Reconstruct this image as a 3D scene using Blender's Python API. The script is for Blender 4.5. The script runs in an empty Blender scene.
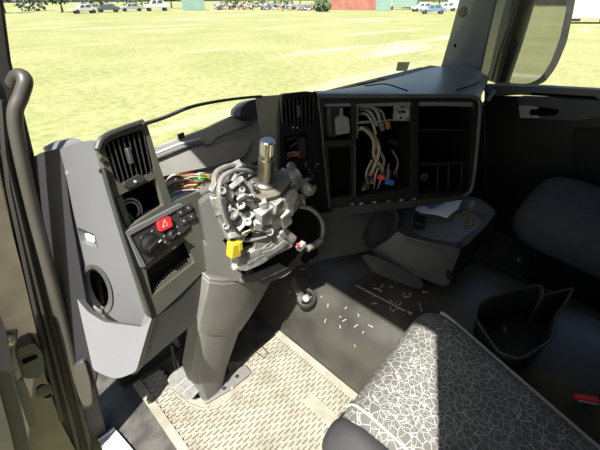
import bpy, bmesh, math, random
from mathutils import Vector, Matrix, noise
random.seed(7)
SC = bpy.context.scene
C = SC.collection
V = Vector
# ------------------------------------------------------------------ camera model (measured from vanishing points)
FPX, HOR, OFF = 350., 228., 430.
PITCH = math.atan(HOR/FPX); YAW = math.atan(OFF/math.hypot(FPX, HOR))
CAM = V((0, 0, 1.2))
Fd = V((math.sin(YAW)*math.cos(PITCH), math.cos(YAW)*math.cos(PITCH), -math.sin(PITCH)))
Rd = V((math.cos(YAW), -math.sin(YAW), 0))
Ud = V((math.sin(YAW)*math.sin(PITCH), math.cos(YAW)*math.sin(PITCH), math.cos(PITCH)))
def ray(u, v): return Rd*(u-300) + Ud*(225-v) + Fd*FPX
def at(u, v, ax, val):
    """world point seen at photo position u,v lying on the plane ax=val"""
    i = 'xyz'.index(ax); d = ray(u, v)
    return CAM + d*((val-CAM[i])/d[i])
class Plane:
    def __init__(s, p, n): s.p = V(p); s.n = V(n).normalized(); s.fix()
    def fix(s):
        if s.n.dot(CAM-s.p) < 0: s.n = -s.n      # normal faces the cab
    def __call__(s, u, v, off=0):
        d = ray(u, v); q = s.p + s.n*off
        return CAM + d*((q-CAM).dot(s.n)/d.dot(s.n))
def plane3(a, b, c):
    A, B, D = at(*a), at(*b), at(*c)
    return Plane(A, (B-A).cross(D-A))
def shift(pl, d): return Plane(pl.p + pl.n*d, pl.n)

# ------------------------------------------------------------------ materials
M = {}
def mat(name, col, rough=.6, metal=0, noise_amt=0, nscale=40, col2=None, bump=0, bscale=200, spec=.5, trans=0, coat=0, emit=None):
    m = bpy.data.materials.new(name); m.use_nodes = True
    nt = m.node_tree; b = nt.nodes['Principled BSDF']
    b.inputs['Base Color'].default_value = (*col, 1); b.inputs['Roughness'].default_value = rough
    b.inputs['Metallic'].default_value = metal; b.inputs['Specular IOR Level'].default_value = spec
    b.inputs['Coat Weight'].default_value = coat
    tc = nt.nodes.new('ShaderNodeTexCoord')
    if col2 or noise_amt:
        n = nt.nodes.new('ShaderNodeTexNoise'); n.inputs['Scale'].default_value = nscale; n.inputs['Detail'].default_value = 5
        nt.links.new(tc.outputs['Object'], n.inputs['Vector'])
        r = nt.nodes.new('ShaderNodeValToRGB'); nt.links.new(n.outputs['Fac'], r.inputs['Fac'])
        c2 = col2 or tuple(c*(1-noise_amt) for c in col)
        r.color_ramp.elements[0].position = .35; r.color_ramp.elements[1].position = .65
        r.color_ramp.elements[0].color = (*c2, 1); r.color_ramp.elements[1].color = (*col, 1)
        nt.links.new(r.outputs['Color'], b.inputs['Base Color'])
    if bump:
        n2 = nt.nodes.new('ShaderNodeTexNoise'); n2.inputs['Scale'].default_value = bscale; n2.inputs['Detail'].default_value = 3
        nt.links.new(tc.outputs['Object'], n2.inputs['Vector'])
        bp = nt.nodes.new('ShaderNodeBump'); bp.inputs['Strength'].default_value = bump; bp.inputs['Distance'].default_value = .002
        nt.links.new(n2.outputs['Fac'], bp.inputs['Height']); nt.links.new(bp.outputs['Normal'], b.inputs['Normal'])
    M[name] = m
    return m
mat('light_plastic', (.108, .112, .12), .5, noise_amt=.12, nscale=6, bump=.15)
mat('mid_plastic', (.088, .088, .084), .5, noise_amt=.15, nscale=7, bump=.2)
mat('wing_plastic', (.072, .072, .058), .45, noise_amt=.18, nscale=9, bump=.2)
mat('shroud_plastic', (.125, .122, .116), .5, noise_amt=.15, nscale=8, bump=.15)
mat('dark_plastic', (.028, .029, .031), .5, noise_amt=.2, nscale=9, bump=.2)
mat('lower_plastic', (.075, .078, .081), .5, noise_amt=.2, nscale=9, bump=.2)
mat('console_plastic', (.009, .0095, .0105), .5, spec=.3, noise_amt=.2, nscale=9, bump=.2)
mat('black_plastic', (.008, .008, .009), .45, noise_amt=.2)
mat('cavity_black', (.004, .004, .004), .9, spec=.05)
mat('tray_plastic', (.04, .042, .046), .5, noise_amt=.2, nscale=9, bump=.2)
mat('dash_top_plastic', (.13, .145, .16), .3, noise_amt=.2, nscale=6, bump=.12)
mat('shaded_purple', (.015, .0145, .02), .55, noise_amt=.15, nscale=6, bump=.2)  # darkened to carry shade on the dash end strip; door edge shares it
mat('seal_rubber', (.018, .017, .016), .6, noise_amt=.3, nscale=20)
mat('beige_paint', (.13, .115, .088), .45, col2=(.085, .075, .055), nscale=12)
mat('trough_grey', (.30, .30, .285), .5, noise_amt=.15, nscale=8)
mat('handle_rubber', (.045, .042, .038), .45, noise_amt=.2, nscale=12)
mat('mat_rib', (.26, .25, .205), .75, col2=(.18, .17, .135), nscale=18, bump=.5, bscale=300)
mat('mat_groove', (.11, .10, .075), .9, col2=(.07, .062, .047), nscale=22)
mat('floor_rubber', (.075, .072, .062), .65, col2=(.026, .025, .024), nscale=16, bump=.5, bscale=120)
mat('tunnel_vinyl', (.05, .048, .041), .30, col2=(.026, .025, .022), nscale=7, bump=.25, bscale=60)
mat('dust', (.3, .28, .24), .9)
mat('aluminium', (.36, .36, .345), .42, metal=.35, col2=(.13, .13, .125), nscale=35, bump=.6, bscale=150)
mat('steel', (.42, .37, .31), .38, metal=1, noise_amt=.25, nscale=60)
mat('dirty_steel', (.2, .19, .17), .4, metal=.8, noise_amt=.4, nscale=50)
mat('plate_steel', (.15,.14,.115), .5, metal=.2, noise_amt=.4, nscale=40)
mat('chrome', (.62, .61, .58), .28, metal=1)
mat('tread_metal', (.6, .61, .63), .35, metal=.4)
mat('cable_grey', (.17, .17, .165), .55, noise_amt=.3, nscale=60)
mat('cable_black', (.02, .02, .02), .5)
mat('cable_tan', (.33, .27, .2), .6, noise_amt=.3, nscale=50)
for n, c in dict(red=(.5, .03, .02), green=(.03, .3, .07), white=(.75, .75, .7), orange=(.6, .2, .04), brown=(.22, .09, .03), yellow=(.75, .58, .04), blue=(.03, .2, .62), violet=(.2, .1, .3)).items():
    mat('wire_'+n, tuple(x*.48 for x in c), .45)
mat('hazard_red', (.72, .03, .03), .35)
mat('white_mark', (.4, .4, .4), .5)
mat('clear_plastic', (.25, .27, .27), .15)
mat('seat_side', (.04, .041, .045), .75, noise_amt=.2, nscale=30, bump=.3)
mat('passenger_fabric', (.065, .07, .078), .85, noise_amt=.2, nscale=30, bump=.4)
mat('piping', (.42, .42, .41), .6)
mat('handle_grey', (.42, .43, .44), .5)
mat('capping_plastic', (.13, .135, .14), .45, noise_amt=.15)
mat('paper', (.75, .78, .85), .6)
mat('paper_blue', (.08, .22, .45), .5)
mat('screw_brass', (.3, .22, .1), .4, metal=.7)
mat('ceiling_fabric', (.25, .24, .22), .9)
mat('cab_paint', (.45, .42, .33), .35)
mat('asphalt', (.05, .05, .05), .9)
mat('leaf_green', (.075, .12, .045), .8, col2=(.03, .05, .02), nscale=1.5)
mat('leaf_blue', (.11, .15, .10), .8, col2=(.05, .07, .05), nscale=1.2)
mat('bark', (.1, .07, .05), .9)
mat('rust_red', (.32, .12, .09), .7, noise_amt=.3, nscale=.8)
mat('box_green', (.16, .25, .22), .6)
mat('car_white', (.4, .41, .42), .3)
mat('car_blue', (.10, .16, .28), .3)
mat('car_grey', (.22, .24, .26), .35)
mat('car_dark', (.05, .06, .07), .3)
mat('digger_yellow', (.7, .42, .05), .5)
mat('tyre', (.015, .015, .015), .8)
mat('roof_grey', (.4, .4, .4), .6)
mat('mirror', (.40,.41,.42), .03, metal=1)
mat('skin', (.45, .28, .2), .55)
mat('shirt', (.08, .1, .14), .8)
mat('hair', (.03, .02, .015), .7)
mat('trousers', (.05, .06, .09), .8)

def fabric():
    m = bpy.data.materials.new('crackle_fabric'); m.use_nodes = True
    nt = m.node_tree; b = nt.nodes['Principled BSDF']; N = nt.nodes.new; L = nt.links.new
    tc = N('ShaderNodeTexCoord')
    n = N('ShaderNodeTexNoise'); n.inputs['Scale'].default_value = 22; L(tc.outputs['Object'], n.inputs['Vector'])
    sub = N('ShaderNodeVectorMath'); sub.operation = 'MULTIPLY_ADD'
    L(n.outputs['Color'], sub.inputs[0]); sub.inputs[1].default_value = (.022, .022, .022); L(tc.outputs['Object'], sub.inputs[2])
    flat = N('ShaderNodeVectorMath'); flat.operation = 'MULTIPLY'; flat.inputs[1].default_value = (1, 1, .6); L(sub.outputs[0], flat.inputs[0])
    ramps = []
    for sc, w in ((62, .05), (120, .042)):
        v = N('ShaderNodeTexVoronoi'); v.feature = 'DISTANCE_TO_EDGE'; v.inputs['Scale'].default_value = sc
        L(flat.outputs[0], v.inputs['Vector'])
        r = N('ShaderNodeValToRGB'); r.color_ramp.elements[0].position = w*.35; r.color_ramp.elements[1].position = w
        r.color_ramp.elements[0].color = (1, 1, 1, 1); r.color_ramp.elements[1].color = (0, 0, 0, 1)
        L(v.outputs['Distance'], r.inputs['Fac']); ramps.append(r)
    mk = N('ShaderNodeTexNoise'); mk.inputs['Scale'].default_value = 9; L(tc.outputs['Object'], mk.inputs['Vector'])
    mr = N('ShaderNodeMapRange'); mr.inputs['From Min'].default_value = .42; mr.inputs['From Max'].default_value = .58; L(mk.outputs['Fac'], mr.inputs['Value'])
    m2 = N('ShaderNodeMath'); m2.operation = 'MULTIPLY'; L(ramps[1].outputs['Color'], m2.inputs[0]); L(mr.outputs[0], m2.inputs[1])
    mx = N('ShaderNodeMath'); mx.operation = 'MAXIMUM'; L(ramps[0].outputs['Color'], mx.inputs[0]); L(m2.outputs[0], mx.inputs[1])
    mix = N('ShaderNodeMix'); mix.data_type = 'RGBA'
    mix.inputs['A'].default_value = (.085, .083, .077, 1); mix.inputs['B'].default_value = (.33, .33, .315, 1)
    L(mx.outputs[0], mix.inputs['Factor']); L(mix.outputs['Result'], b.inputs['Base Color'])
    b.inputs['Roughness'].default_value = .85
    bp = N('ShaderNodeBump'); bp.inputs['Strength'].default_value = .4; bp.inputs['Distance'].default_value = .002
    L(mx.outputs[0], bp.inputs['Height']); L(bp.outputs['Normal'], b.inputs['Normal'])
    M['crackle_fabric'] = m
fabric()
def glass(name, tint, refl):
    m = bpy.data.materials.new(name); m.use_nodes = True
    nt = m.node_tree; nt.nodes.clear(); N = nt.nodes.new; L = nt.links.new
    o = N('ShaderNodeOutputMaterial'); t = N('ShaderNodeBsdfTransparent'); t.inputs['Color'].default_value = (*tint, 1)
    g = N('ShaderNodeBsdfGlossy'); g.inputs['Roughness'].default_value = .02
    fr = N('ShaderNodeLayerWeight'); fr.inputs['Blend'].default_value = .5
    pw = N('ShaderNodeMath'); pw.operation = 'POWER'; pw.inputs[1].default_value = 5; L(fr.outputs['Facing'], pw.inputs[0])
    mu = N('ShaderNodeMath'); mu.operation = 'MULTIPLY_ADD'; mu.inputs[1].default_value = refl; mu.inputs[2].default_value = .03; L(pw.outputs[0], mu.inputs[0])
    s = N('ShaderNodeMixShader'); L(mu.outputs[0], s.inputs['Fac']); L(t.outputs[0], s.inputs[1]); L(g.outputs[0], s.inputs[2])
    L(s.outputs[0], o.inputs['Surface']); M[name] = m
glass('window_glass', (.93, .96, .95), .6)
def grass():
    m = bpy.data.materials.new('grass_field'); m.use_nodes = True
    nt = m.node_tree; b = nt.nodes['Principled BSDF']; N = nt.nodes.new; L = nt.links.new
    tc = N('ShaderNodeTexCoord'); b.inputs['Roughness'].default_value = .95; b.inputs['Specular IOR Level'].default_value = .1
    def nz(sc, d=6, vec=None, rough=.6):
        n = N('ShaderNodeTexNoise'); n.inputs['Scale'].default_value = sc; n.inputs['Detail'].default_value = d; n.inputs['Roughness'].default_value = rough
        L(vec or tc.outputs['Object'], n.inputs['Vector']); return n
    def ramp(n, p0, c0, p1, c1):
        r = N('ShaderNodeValToRGB'); r.color_ramp.elements[0].position = p0; r.color_ramp.elements[1].position = p1
        r.color_ramp.elements[0].color = (*c0, 1); r.color_ramp.elements[1].color = (*c1, 1); L(n.outputs['Fac'], r.inputs['Fac']); return r
    base = ramp(nz(.22), .38, (.225, .232, .105), .62, (.275, .268, .135))
    fine = ramp(nz(3.5, 8, rough=.75), .40, (.62, .66, .55), .6, (1, 1, 1))
    mul = N('ShaderNodeMix'); mul.data_type = 'RGBA'; mul.blend_type = 'MULTIPLY'; mul.inputs['Factor'].default_value = .8
    L(base.outputs['Color'], mul.inputs['A']); L(fine.outputs['Color'], mul.inputs['B'])
    dry = ramp(nz(.16, 4), .60, (0, 0, 0), .68, (1, 1, 1))
    mp = N('ShaderNodeMapping'); mp.inputs['Rotation'].default_value = (0, 0, math.radians(46)); mp.inputs['Scale'].default_value = (.05, .35, 1); L(tc.outputs['Object'], mp.inputs['Vector'])
    streak = ramp(nz(1, 4, mp.outputs[0]), .58, (0, 0, 0), .7, (1, 1, 1))
    mix = N('ShaderNodeMix'); mix.data_type = 'RGBA'; mix.inputs['B'].default_value = (.34, .33, .25, 1)
    L(streak.outputs['Color'], mix.inputs['Factor']); L(mul.outputs['Result'], mix.inputs['A'])
    L(mix.outputs['Result'], b.inputs['Base Color']); M['grass_field'] = m
grass()

# ------------------------------------------------------------------ object helpers
def tag(o, label=None, cat=None, group=None, kind=None):
    for k, v in (('label', label), ('category', cat), ('group', group), ('kind', kind)):
        if v: o[k] = v
    return o
def empty(name, loc, label=None, cat=None, group=None, kind=None):
    o = bpy.data.objects.new(name, None); o.location = loc; o.empty_display_size = .05; C.objects.link(o)
    return tag(o, label, cat, group, kind)
def root_loc(p):
    t = V((0, 0, 0))
    while p is not None:
        t += V(p.location); p = p.parent
    return t
class MB:
    def __init__(s): s.bm = bmesh.new(); s.mi = 0
    def _f(s, vs):
        try:
            f = s.bm.faces.new(vs); f.material_index = s.mi; f.smooth = True; return f
        except ValueError: return None
    def obox(s, c, X, Y, Z):
        c, X, Y, Z = V(c), V(X), V(Y), V(Z)
        vs = [s.bm.verts.new(c + X*i + Y*j + Z*k) for i in (-1, 1) for j in (-1, 1) for k in (-1, 1)]
        fs = ((0, 1, 3, 2), (4, 6, 7, 5), (0, 4, 5, 1), (2, 3, 7, 6), (0, 2, 6, 4), (1, 5, 7, 3))
        for f in fs: s._f([vs[i] for i in f])
        return s
    def box(s, lo, hi):
        lo, hi = V(lo), V(hi); c = (lo+hi)/2; h = (hi-lo)/2
        return s.obox(c, (h.x, 0, 0), (0, h.y, 0), (0, 0, h.z))
    def ring(s, pts): return [s.bm.verts.new(p) for p in pts]
    def loft(s, rings, caps=True, closed=True):
        R = [s.ring(r) for r in rings]
        n = len(R[0])
        for a, b in zip(R, R[1:]):
            for i in range(n if closed else n-1):
                j = (i+1) % n
                s._f([a[i], a[j], b[j], b[i]])
        if caps: s._f(R[0][::-1]); s._f(R[-1])
        return s
    def tube(s, pts, r, n=8, caps=True):
        pts = [V(p) for p in pts]; rs = r if isinstance(r, (list, tuple)) else [r]*len(pts)
        rings = []; up = None
        for i, p in enumerate(pts):
            t = (pts[min(i+1, len(pts)-1)] - pts[max(i-1, 0)]).normalized()
            if up is None: up = t.orthogonal().normalized()
            up = (up - t*up.dot(t)).normalized(); sd = t.cross(up)
            rings.append([p + (up*math.cos(a)+sd*math.sin(a))*rs[i] for a in [2*math.pi*k/n for k in range(n)]])
        return s.loft(rings, caps)
    def cyl(s, a, b, r0, r1=None, n=20): return s.tube([a, b], [r0, r1 if r1 is not None else r0], n)
    def lathe(s, base, axis, prof, n=24):
        base, axis = V(base), V(axis).normalized(); u = axis.orthogonal().normalized(); w = axis.cross(u)
        return s.loft([[base + axis*h + (u*math.cos(2*math.pi*k/n)+w*math.sin(2*math.pi*k/n))*max(r, 1e-4) for k in range(n)] for r, h in prof])
    def prism(s, outer, vec, holes=()):
        """filled polygon (with holes) extruded along vec"""
        bm = s.bm; vec = V(vec); edges = []; loops = []
        for lp in [outer]+list(holes):
            a = [bm.verts.new(p) for p in lp]; b = [bm.verts.new(V(p)+vec) for p in lp]; loops.append((a, b))
        for k in (0, 1):
            es = []
            for lp in loops:
                vs = lp[k]
                for i in range(len(vs)):
                    e = bm.edges.get((vs[i], vs[(i+1) % len(vs)])) or bm.edges.new((vs[i], vs[(i+1) % len(vs)])); es.append(e)
            g = bmesh.ops.triangle_fill(bm, use_beauty=True, use_dissolve=False, edges=es)
            for f in g['geom']:
                if isinstance(f, bmesh.types.BMFace): f.material_index = s.mi; f.smooth = True
        for a, b in loops:
            for i in range(len(a)):
                j = (i+1) % len(a); s._f([a[i], a[j], b[j], b[i]])
        return s
    def sphere(s, c, r, seg=16, sc=(1, 1, 1)):
        g = bmesh.ops.create_icosphere(s.bm, subdivisions=2 if seg < 20 else 3, radius=1)
        for v in g['verts']: v.co = V(c) + V((v.co.x*r*sc[0], v.co.y*r*sc[1], v.co.z*r*sc[2]))
        for f in {f for v in g['verts'] for f in v.link_faces}: f.material_index = s.mi; f.smooth = True
        return s
    def build(s, name, m, parent=None, bevel=0, seg=2, subsurf=0, sharp=40, label=None, cat=None, group=None, kind=None):
        bm = s.bm; bmesh.ops.recalc_face_normals(bm, faces=bm.faces)
        off = root_loc(parent)
        if off.length: bmesh.ops.translate(bm, verts=bm.verts, vec=-off)
        for e in bm.edges:
            if len(e.link_faces) == 2 and e.calc_face_angle(0) > math.radians(sharp): e.smooth = False
        me = bpy.data.meshes.new(name); bm.to_mesh(me); bm.free()
        for x in (m if isinstance(m, (list, tuple)) else [m]): me.materials.append(M[x])
        o = bpy.data.objects.new(name, me); C.objects.link(o); o.parent = parent
        if bevel:
            b = o.modifiers.new('bevel', 'BEVEL'); b.width = bevel; b.segments = seg; b.limit_method = 'ANGLE'; b.angle_limit = math.radians(35)
            b.harden_normals = False
        if subsurf:
            q = o.modifiers.new('sub', 'SUBSURF'); q.levels = q.render_levels = subsurf
        return tag(o, label, cat, group, kind)
def rr(pts, r=3, n=4):
    """round the corners of a 2-D outline; r single or per-corner"""
    out = []; L = len(pts)
    for i, p in enumerate(pts):
        a, b = pts[i-1], pts[(i+1) % L]; ri = r[i] if isinstance(r, (list, tuple)) else r
        if ri <= 0: out.append(p); continue
        def toward(q):
            d = math.hypot(q[0]-p[0], q[1]-p[1]); t = min(ri/d, .49); return (p[0]+(q[0]-p[0])*t, p[1]+(q[1]-p[1])*t)
        s, e = toward(a), toward(b)
        for k in range(n+1):
            t = k/n; out.append(((1-t)**2*s[0]+2*t*(1-t)*p[0]+t*t*e[0], (1-t)**2*s[1]+2*t*(1-t)*p[1]+t*t*e[1]))
    return out
def ell(cx, cy, rx, ry, n=24, rot=0):
    return [(cx+rx*math.cos(a)*math.cos(rot)-ry*math.sin(a)*math.sin(rot), cy+rx*math.cos(a)*math.sin(rot)+ry*math.sin(a)*math.cos(rot)) for a in [2*math.pi*k/n for k in range(n)]]
def on(pl, pts, off=0): return [pl(u, v, off) for u, v in pts]
def panel(name, m, pl, pts, th, parent, holes=(), bevel=.003, off=0, **k):
    return MB().prism(on(pl, pts, off), -pl.n*th, [on(pl, h, off) for h in holes]).build(name, m, parent, bevel, **k)
def pocket(name, m, pl, pts, depth, parent, wall=.003, back=None, **k):
    """an open-fronted tub behind an opening"""
    o = MB(); a = on(pl, pts, -.004); b = [p + (back if back is not None else -pl.n)*depth for p in a]
    o.loft([a, b], caps=False); bm = o.bm; bm.verts.ensure_lookup_table()
    n = len(pts); vs = bm.verts[n:2*n]; o._f(list(vs))
    ob = o.build(name, m, parent, **k)
    sm = ob.modifiers.new('wall', 'SOLIDIFY'); sm.thickness = wall; sm.offset = 0
    return ob
def spline(pts, n=8):
    pts = [V(p) for p in pts]; q = [pts[0]*2-pts[1]]+pts+[pts[-1]*2-pts[-2]]; out = []
    for i in range(1, len(q)-2):
        for k in range(n):
            t = k/n; a, b, c, d = q[i-1], q[i], q[i+1], q[i+2]
            out.append(.5*((2*b)+(c-a)*t+(2*a-5*b+4*c-d)*t*t+(3*b-a-3*c+d)*t**3))
    out.append(pts[-1]); return out

# ------------------------------------------------------------------ planes of the dashboard
W = plane3((97, 143, 'y', .70), (152, 320, 'y', .60), (210, 262, 'y', .663))      # left instrument wing
CAP = plane3((60, 165, 'y', .83), (97, 145, 'y', .71), (150, 318, 'y', .61))      # end panel by the door
RW = plane3((281, 96, 'y', .72), (318, 95, 'y', .70), (328, 205, 'y', .655))      # right instrument wing
_a = at(318, 97, 'y', .70); K = Plane(_a, (_a - at(330, 210, 'y', .655)).cross(V((.8, -.6, -.03))))   # centre console
# ================================================================== SETTING
def struct(o): o['kind'] = 'structure'; return o
# cab floor
fl = MB().box((-.02, -.75, -.04), (2.2, 1.25, 0)).build('floor', 'floor_rubber', kind='structure')
# driver side: sill, body pillar and its seals
struct(MB().box((-.05, -.75, -.30), (-.02, 1.1, -.01)).build('wall_left', 'beige_paint'))
def yplane(y): return Plane((0, y, 0), (0, -1, 0))
Y85 = yplane(.86)
pil = MB().prism(on(Y85, [(-40, -60), (-1, -60), (4, 0), (12, 62), (24, 110), (36, 160), (60, 172), (94, 372), (112, 452), (60, 452), (44, 400), (28, 300), (8, 205), (-12, 110), (-40, 20)]), (0, .05, 0)).build('trim_1', 'seal_rubber', bevel=.006, kind='structure')
ps = MB()
for a, b, r in (((4, 150), (84, 470), .006), ((15, 140), (92, 455), .008), ((1, 100), (10, 190), .006), ((10, 190), (62, 420), .006)):
    ps.tube([at(*a, 'y', .845), at((a[0]+b[0])/2-1, (a[1]+b[1])/2, 'y', .845), at(*b, 'y', .845)], r, 8)
ps.build('door_seal', 'seal_rubber', pil)
Y83 = yplane(.845)
bp = MB().prism(on(Y83, rr([(-60, 20), (-28, 60), (2, 190), (12, 232), (22, 270), (36, 330), (44, 372), (62, 425), (86, 470), (30, 480), (-60, 430)], 6)), (0, .04, 0), [on(Y83, ell(45, 391, 9, 7, 16, .3))]).build('trim_2', 'beige_paint', bevel=.004, kind='structure')
MB().lathe(at(45, 391, 'y', .844), (0, 1, 0), [(.014, 0), (.02, .001), (.021, .006), (.015, .012), (.014, .03), (0, .03)], 20).build('drain_grommet', 'black_plastic', bp)
# trim strip between pillar and dashboard end, shade darkened into its purple
PT = plane3((36, 158, 'y', .85), (75, 365, 'y', .80), (62, 165, 'y', .82))
st = MB().prism(on(PT, rr([(33, 157), (40, 153), (62, 148), (70, 210), (86, 300), (97, 372), (90, 404), (82, 402), (70, 352), (52, 270), (42, 210)], 2)), -PT.n*.02).build('trim_3', 'shaded_purple', bevel=.003, kind='structure')
MB().prism([p for p in on(shift(PT, .012), rr([(72, 366), (84, 360), (90, 380), (93, 404), (84, 408), (78, 396)], 5))], -PT.n*.02).build('trim_cap', 'handle_rubber', st, .004)

# passenger side wall, ceiling, back wall, header
BELT = .80
w = MB()
w.box((2.14, -.75, -.30), (2.20, 1.0, .70))
struct(w.build('wall_right', 'black_plastic', bevel=.004))
struct(MB().box((2.12, -.75, .0), (2.145, .95, .085)).build('baseboard_right', 'dark_plastic', bevel=.008))
sill = MB()
for y0, y1 in ((.56, .38), (.34, .10), (.06, -.22)): sill.box((2.105, y1, .088), (2.125, y0, .094))
struct(sill.build('trim_4', 'dirty_steel'))
struct(MB().box((.05, -.80, -.30), (2.2, -.75, 1.75)).build('wall_back', 'ceiling_fabric'))
struct(MB().loft([[(.03, y, z), (2.2, y, z), (2.2, y, z+.05), (.03, y, z+.05)] for y, z in ((-.80, 1.66), (.45, 1.66), (.75, 1.64))]).build('ceiling', 'ceiling_fabric'))
# rear door pillars on both sides
struct(MB().loft([[(.02, y0, z), (.10, y0, z), (.10, y1, z), (.02, y1, z)] for z, y0, y1 in ((-.3, -.80, -.175), (1.0, -.80, -.175), (1.66, -.80, -.175))]).build('trim_5', 'cab_paint', bevel=.01))
struct(MB().loft([[(2.14, y0, z), (2.22, y0, z), (2.22, y1, z), (2.14, y1, z)] for z, y0, y1 in ((-.3, -.80, -.42), (1.0, -.80, -.42), (1.66, -.80, -.36))]).build('trim_6', 'black_plastic', bevel=.01))
# driver side upper pillar, out of frame above the visible part
# passenger side A pillar
XA = 1.98
def A(u, v, x=XA): return at(u, v, 'x', x)
def pillar(name, m, front, back, x0, x1, **k):
    # front/back : list of (u,v) from bottom to top, on the plane x=x0
    o = MB(); rings = []
    for f_, b_ in zip(front, back):
        a = A(*f_, x0); b = A(*b_, x0)
        rings.append([a, a+(b-a)*.33+V((-.025, 0, 0)), a+(b-a)*.7+V((-.02, 0, 0)), b, b+V((x1-x0, 0, 0)), a+V((x1-x0, 0, 0))])
    return o.loft(rings).build(name, m, bevel=.006, sharp=60, **k)
pa = pillar('trim_8', 'dash_top_plastic', [(433, 90), (442, 62), (450, 34), (459, 0), (470, -40)], [(474, 90), (481, 72), (489, 34), (497, 0), (506, -40)], 1.93, 2.05, kind='structure')
q = A(463, 12, 1.905); MB().lathe(q, (-1, -.2, .1), [(.022, 0), (.022, .003), (.017, .006), (0, .006)]).build('screw_cap', 'dark_plastic', pa)
q = A(455.5, 45.5, 1.908); MB().lathe(q, (-1, -.2, .1), [(.008, 0), (.008, .002), (0, .002)], 14).build('pillar_screw', 'cavity_black', pa)
# passenger door : capping, handle recess, armrest
door = empty('door_1', (2.14, .1, 0)); door['kind'] = 'structure'
XD = 2.10
def D(u, v, x=XD): return at(u, v, 'x', x)
def dpoly(name, m, pts, th, x=XD, bevel=.004, holes=(), **k):
    return MB().prism([D(u, v, x) for u, v in pts], (th, 0, 0), [[D(u, v, x) for u, v in h] for h in holes]).build(name, m, door, bevel, **k)
dpoly('capping', 'capping_plastic', [(484, 85), (540, 86.5), (600, 90), (680, 97), (680, 109), (600, 100), (520, 95), (484, 97)], .06, 2.085, .006)
dpoly('sill_slot', 'cavity_black', rr([(531, 92.5), (596, 96.5), (597, 99), (532, 95.5)], 1), .01, 2.083, 0)
dpoly('door_skin', 'black_plastic', [(484, 96), (600, 99), (680, 108), (680, 330), (575, 262), (495, 222), (484, 180)], .03, 2.11, .004)
dpoly('armrest', 'lower_plastic', rr([(518, 97), (600, 101), (640, 106), (640, 124), (600, 117), (575, 121), (520, 118)], 3), .05, 2.06, .01, holes=[rr([(529, 107), (545, 107.5), (560, 110), (556, 116), (530, 116.5)], 3)])
dpoly('handle_recess', 'cavity_black', [(527, 105), (562, 108), (560, 118), (528, 118)], .01, 2.095, 0)
dpoly('door_handle', 'handle_grey', rr([(518.5, 106), (530, 106), (538, 107.5), (538, 109.5), (530, 109.5), (529.5, 115.5), (539, 116), (539, 118), (520, 118)], 1.2), .012, 2.05, .003, label='grey plastic door pull')
dpoly('speaker_panel', 'console_plastic', rr([(573, 128), (640, 132), (640, 190), (576, 176), (571, 150)], 6), .02, 2.09, .008)
# glass
wsb = [V((.09, .95, .74)), V((.35, 1.07, .75)), V((.75, 1.10, .80))] + [at(u, v, 'z', z) for u, v, z in ((312, 94, .90), (345, 90.5, .925), (395, 80, .922), (436, 69, .918), (468, 68, .912))]
b_ = spline(wsb, 6); t_ = [V((p.x, p.y-.16, 1.66)) for p in b_]
gl = MB(); n = len(b_); vb = gl.ring(b_); vt = gl.ring(t_)
for i in range(n-1): gl._f([vb[i], vb[i+1], vt[i+1], vt[i]])
ws = gl.build('window_1', 'window_glass', kind='structure')
fr = MB().tube([p+V((0, 0, -.005)) for p in b_], .004, 6).build('windscreen_seal', 'seal_rubber', ws)
g2 = MB(); g2._f(g2.ring([(2.15, .80, .76), (2.15, -.42, .80), (2.15, -.36, 1.66), (2.15, .62, 1.66)])); g2.build('window_2', 'window_glass', kind='structure')
# windscreen header
struct(MB().loft([[p, p+V((0, .05, .05)), p+V((0, -.05, .1))] for p in t_]).build('trim_9', 'ceiling_fabric'))
# inspection sticker on the windscreen
sp = [(398, 62), (410, 62), (407, 71), (396, 71)]
def wsp(u, v):
    # windscreen plane around the sticker
    return Plane((1.3, 1.15, .955), V((.18, -1, .0)).cross(V((0, 0, 1))).cross(V((0, -.42, .79))) if False else V((.1, -.98, -.2)))(u, v)
MB().prism([wsp(*q) for q in sp], V((0, .0015, 0))).build('windscreen_sticker', 'black_plastic', label='small dark square sticker stuck low on the windscreen glass', cat='sticker')

# ================================================================== FLOOR MAT
mx0, mx1, my0, my1 = .115, .655, -.35, .765
fm = empty('floor_mat', (.38, .2, 0), 'beige ribbed rubber mat covering the driver footwell, dusty and scuffed', 'floor mat')
collar = [at(u, v, 'z', .01) for u, v in ((176, 394), (188, 404), (200, 409), (212, 409), (228, 400), (244, 385), (252, 372), (246, 362))]
mt = MB().prism([(mx0, my0, .004), (mx1, my0, .004), (mx1, my1, .004), (.50, my1, .004), V((.41, .78, .004)), V((.37, .70, .004)), V((.25, .75, .004)), V((.22, .86, .004)), V((.22, .96, .004)), V((mx0, .96, .004))], (0, 0, .008)).build('mat_base', 'mat_groove', fm, .003)
rb = MB(); pitch = .0125; L_ = .036
cpoly = [(p.x, p.y) for p in collar] + [(.42, 1.0), (.21, 1.0), (.21, .90)]
def ribok(x, y):
    inside = False; n_ = len(cpoly)
    for i in range(n_):
        (x1, y1), (x2, y2) = cpoly[i], cpoly[(i+1) % n_]
        if (y1 > y) != (y2 > y) and x < (x2-x1)*(y-y1)/(y2-y1)+x1: inside = not inside
    if inside: return False
    return y < my1-.012 if x > .30 else y < .95
yy = my0+.02; r_i = 0
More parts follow.
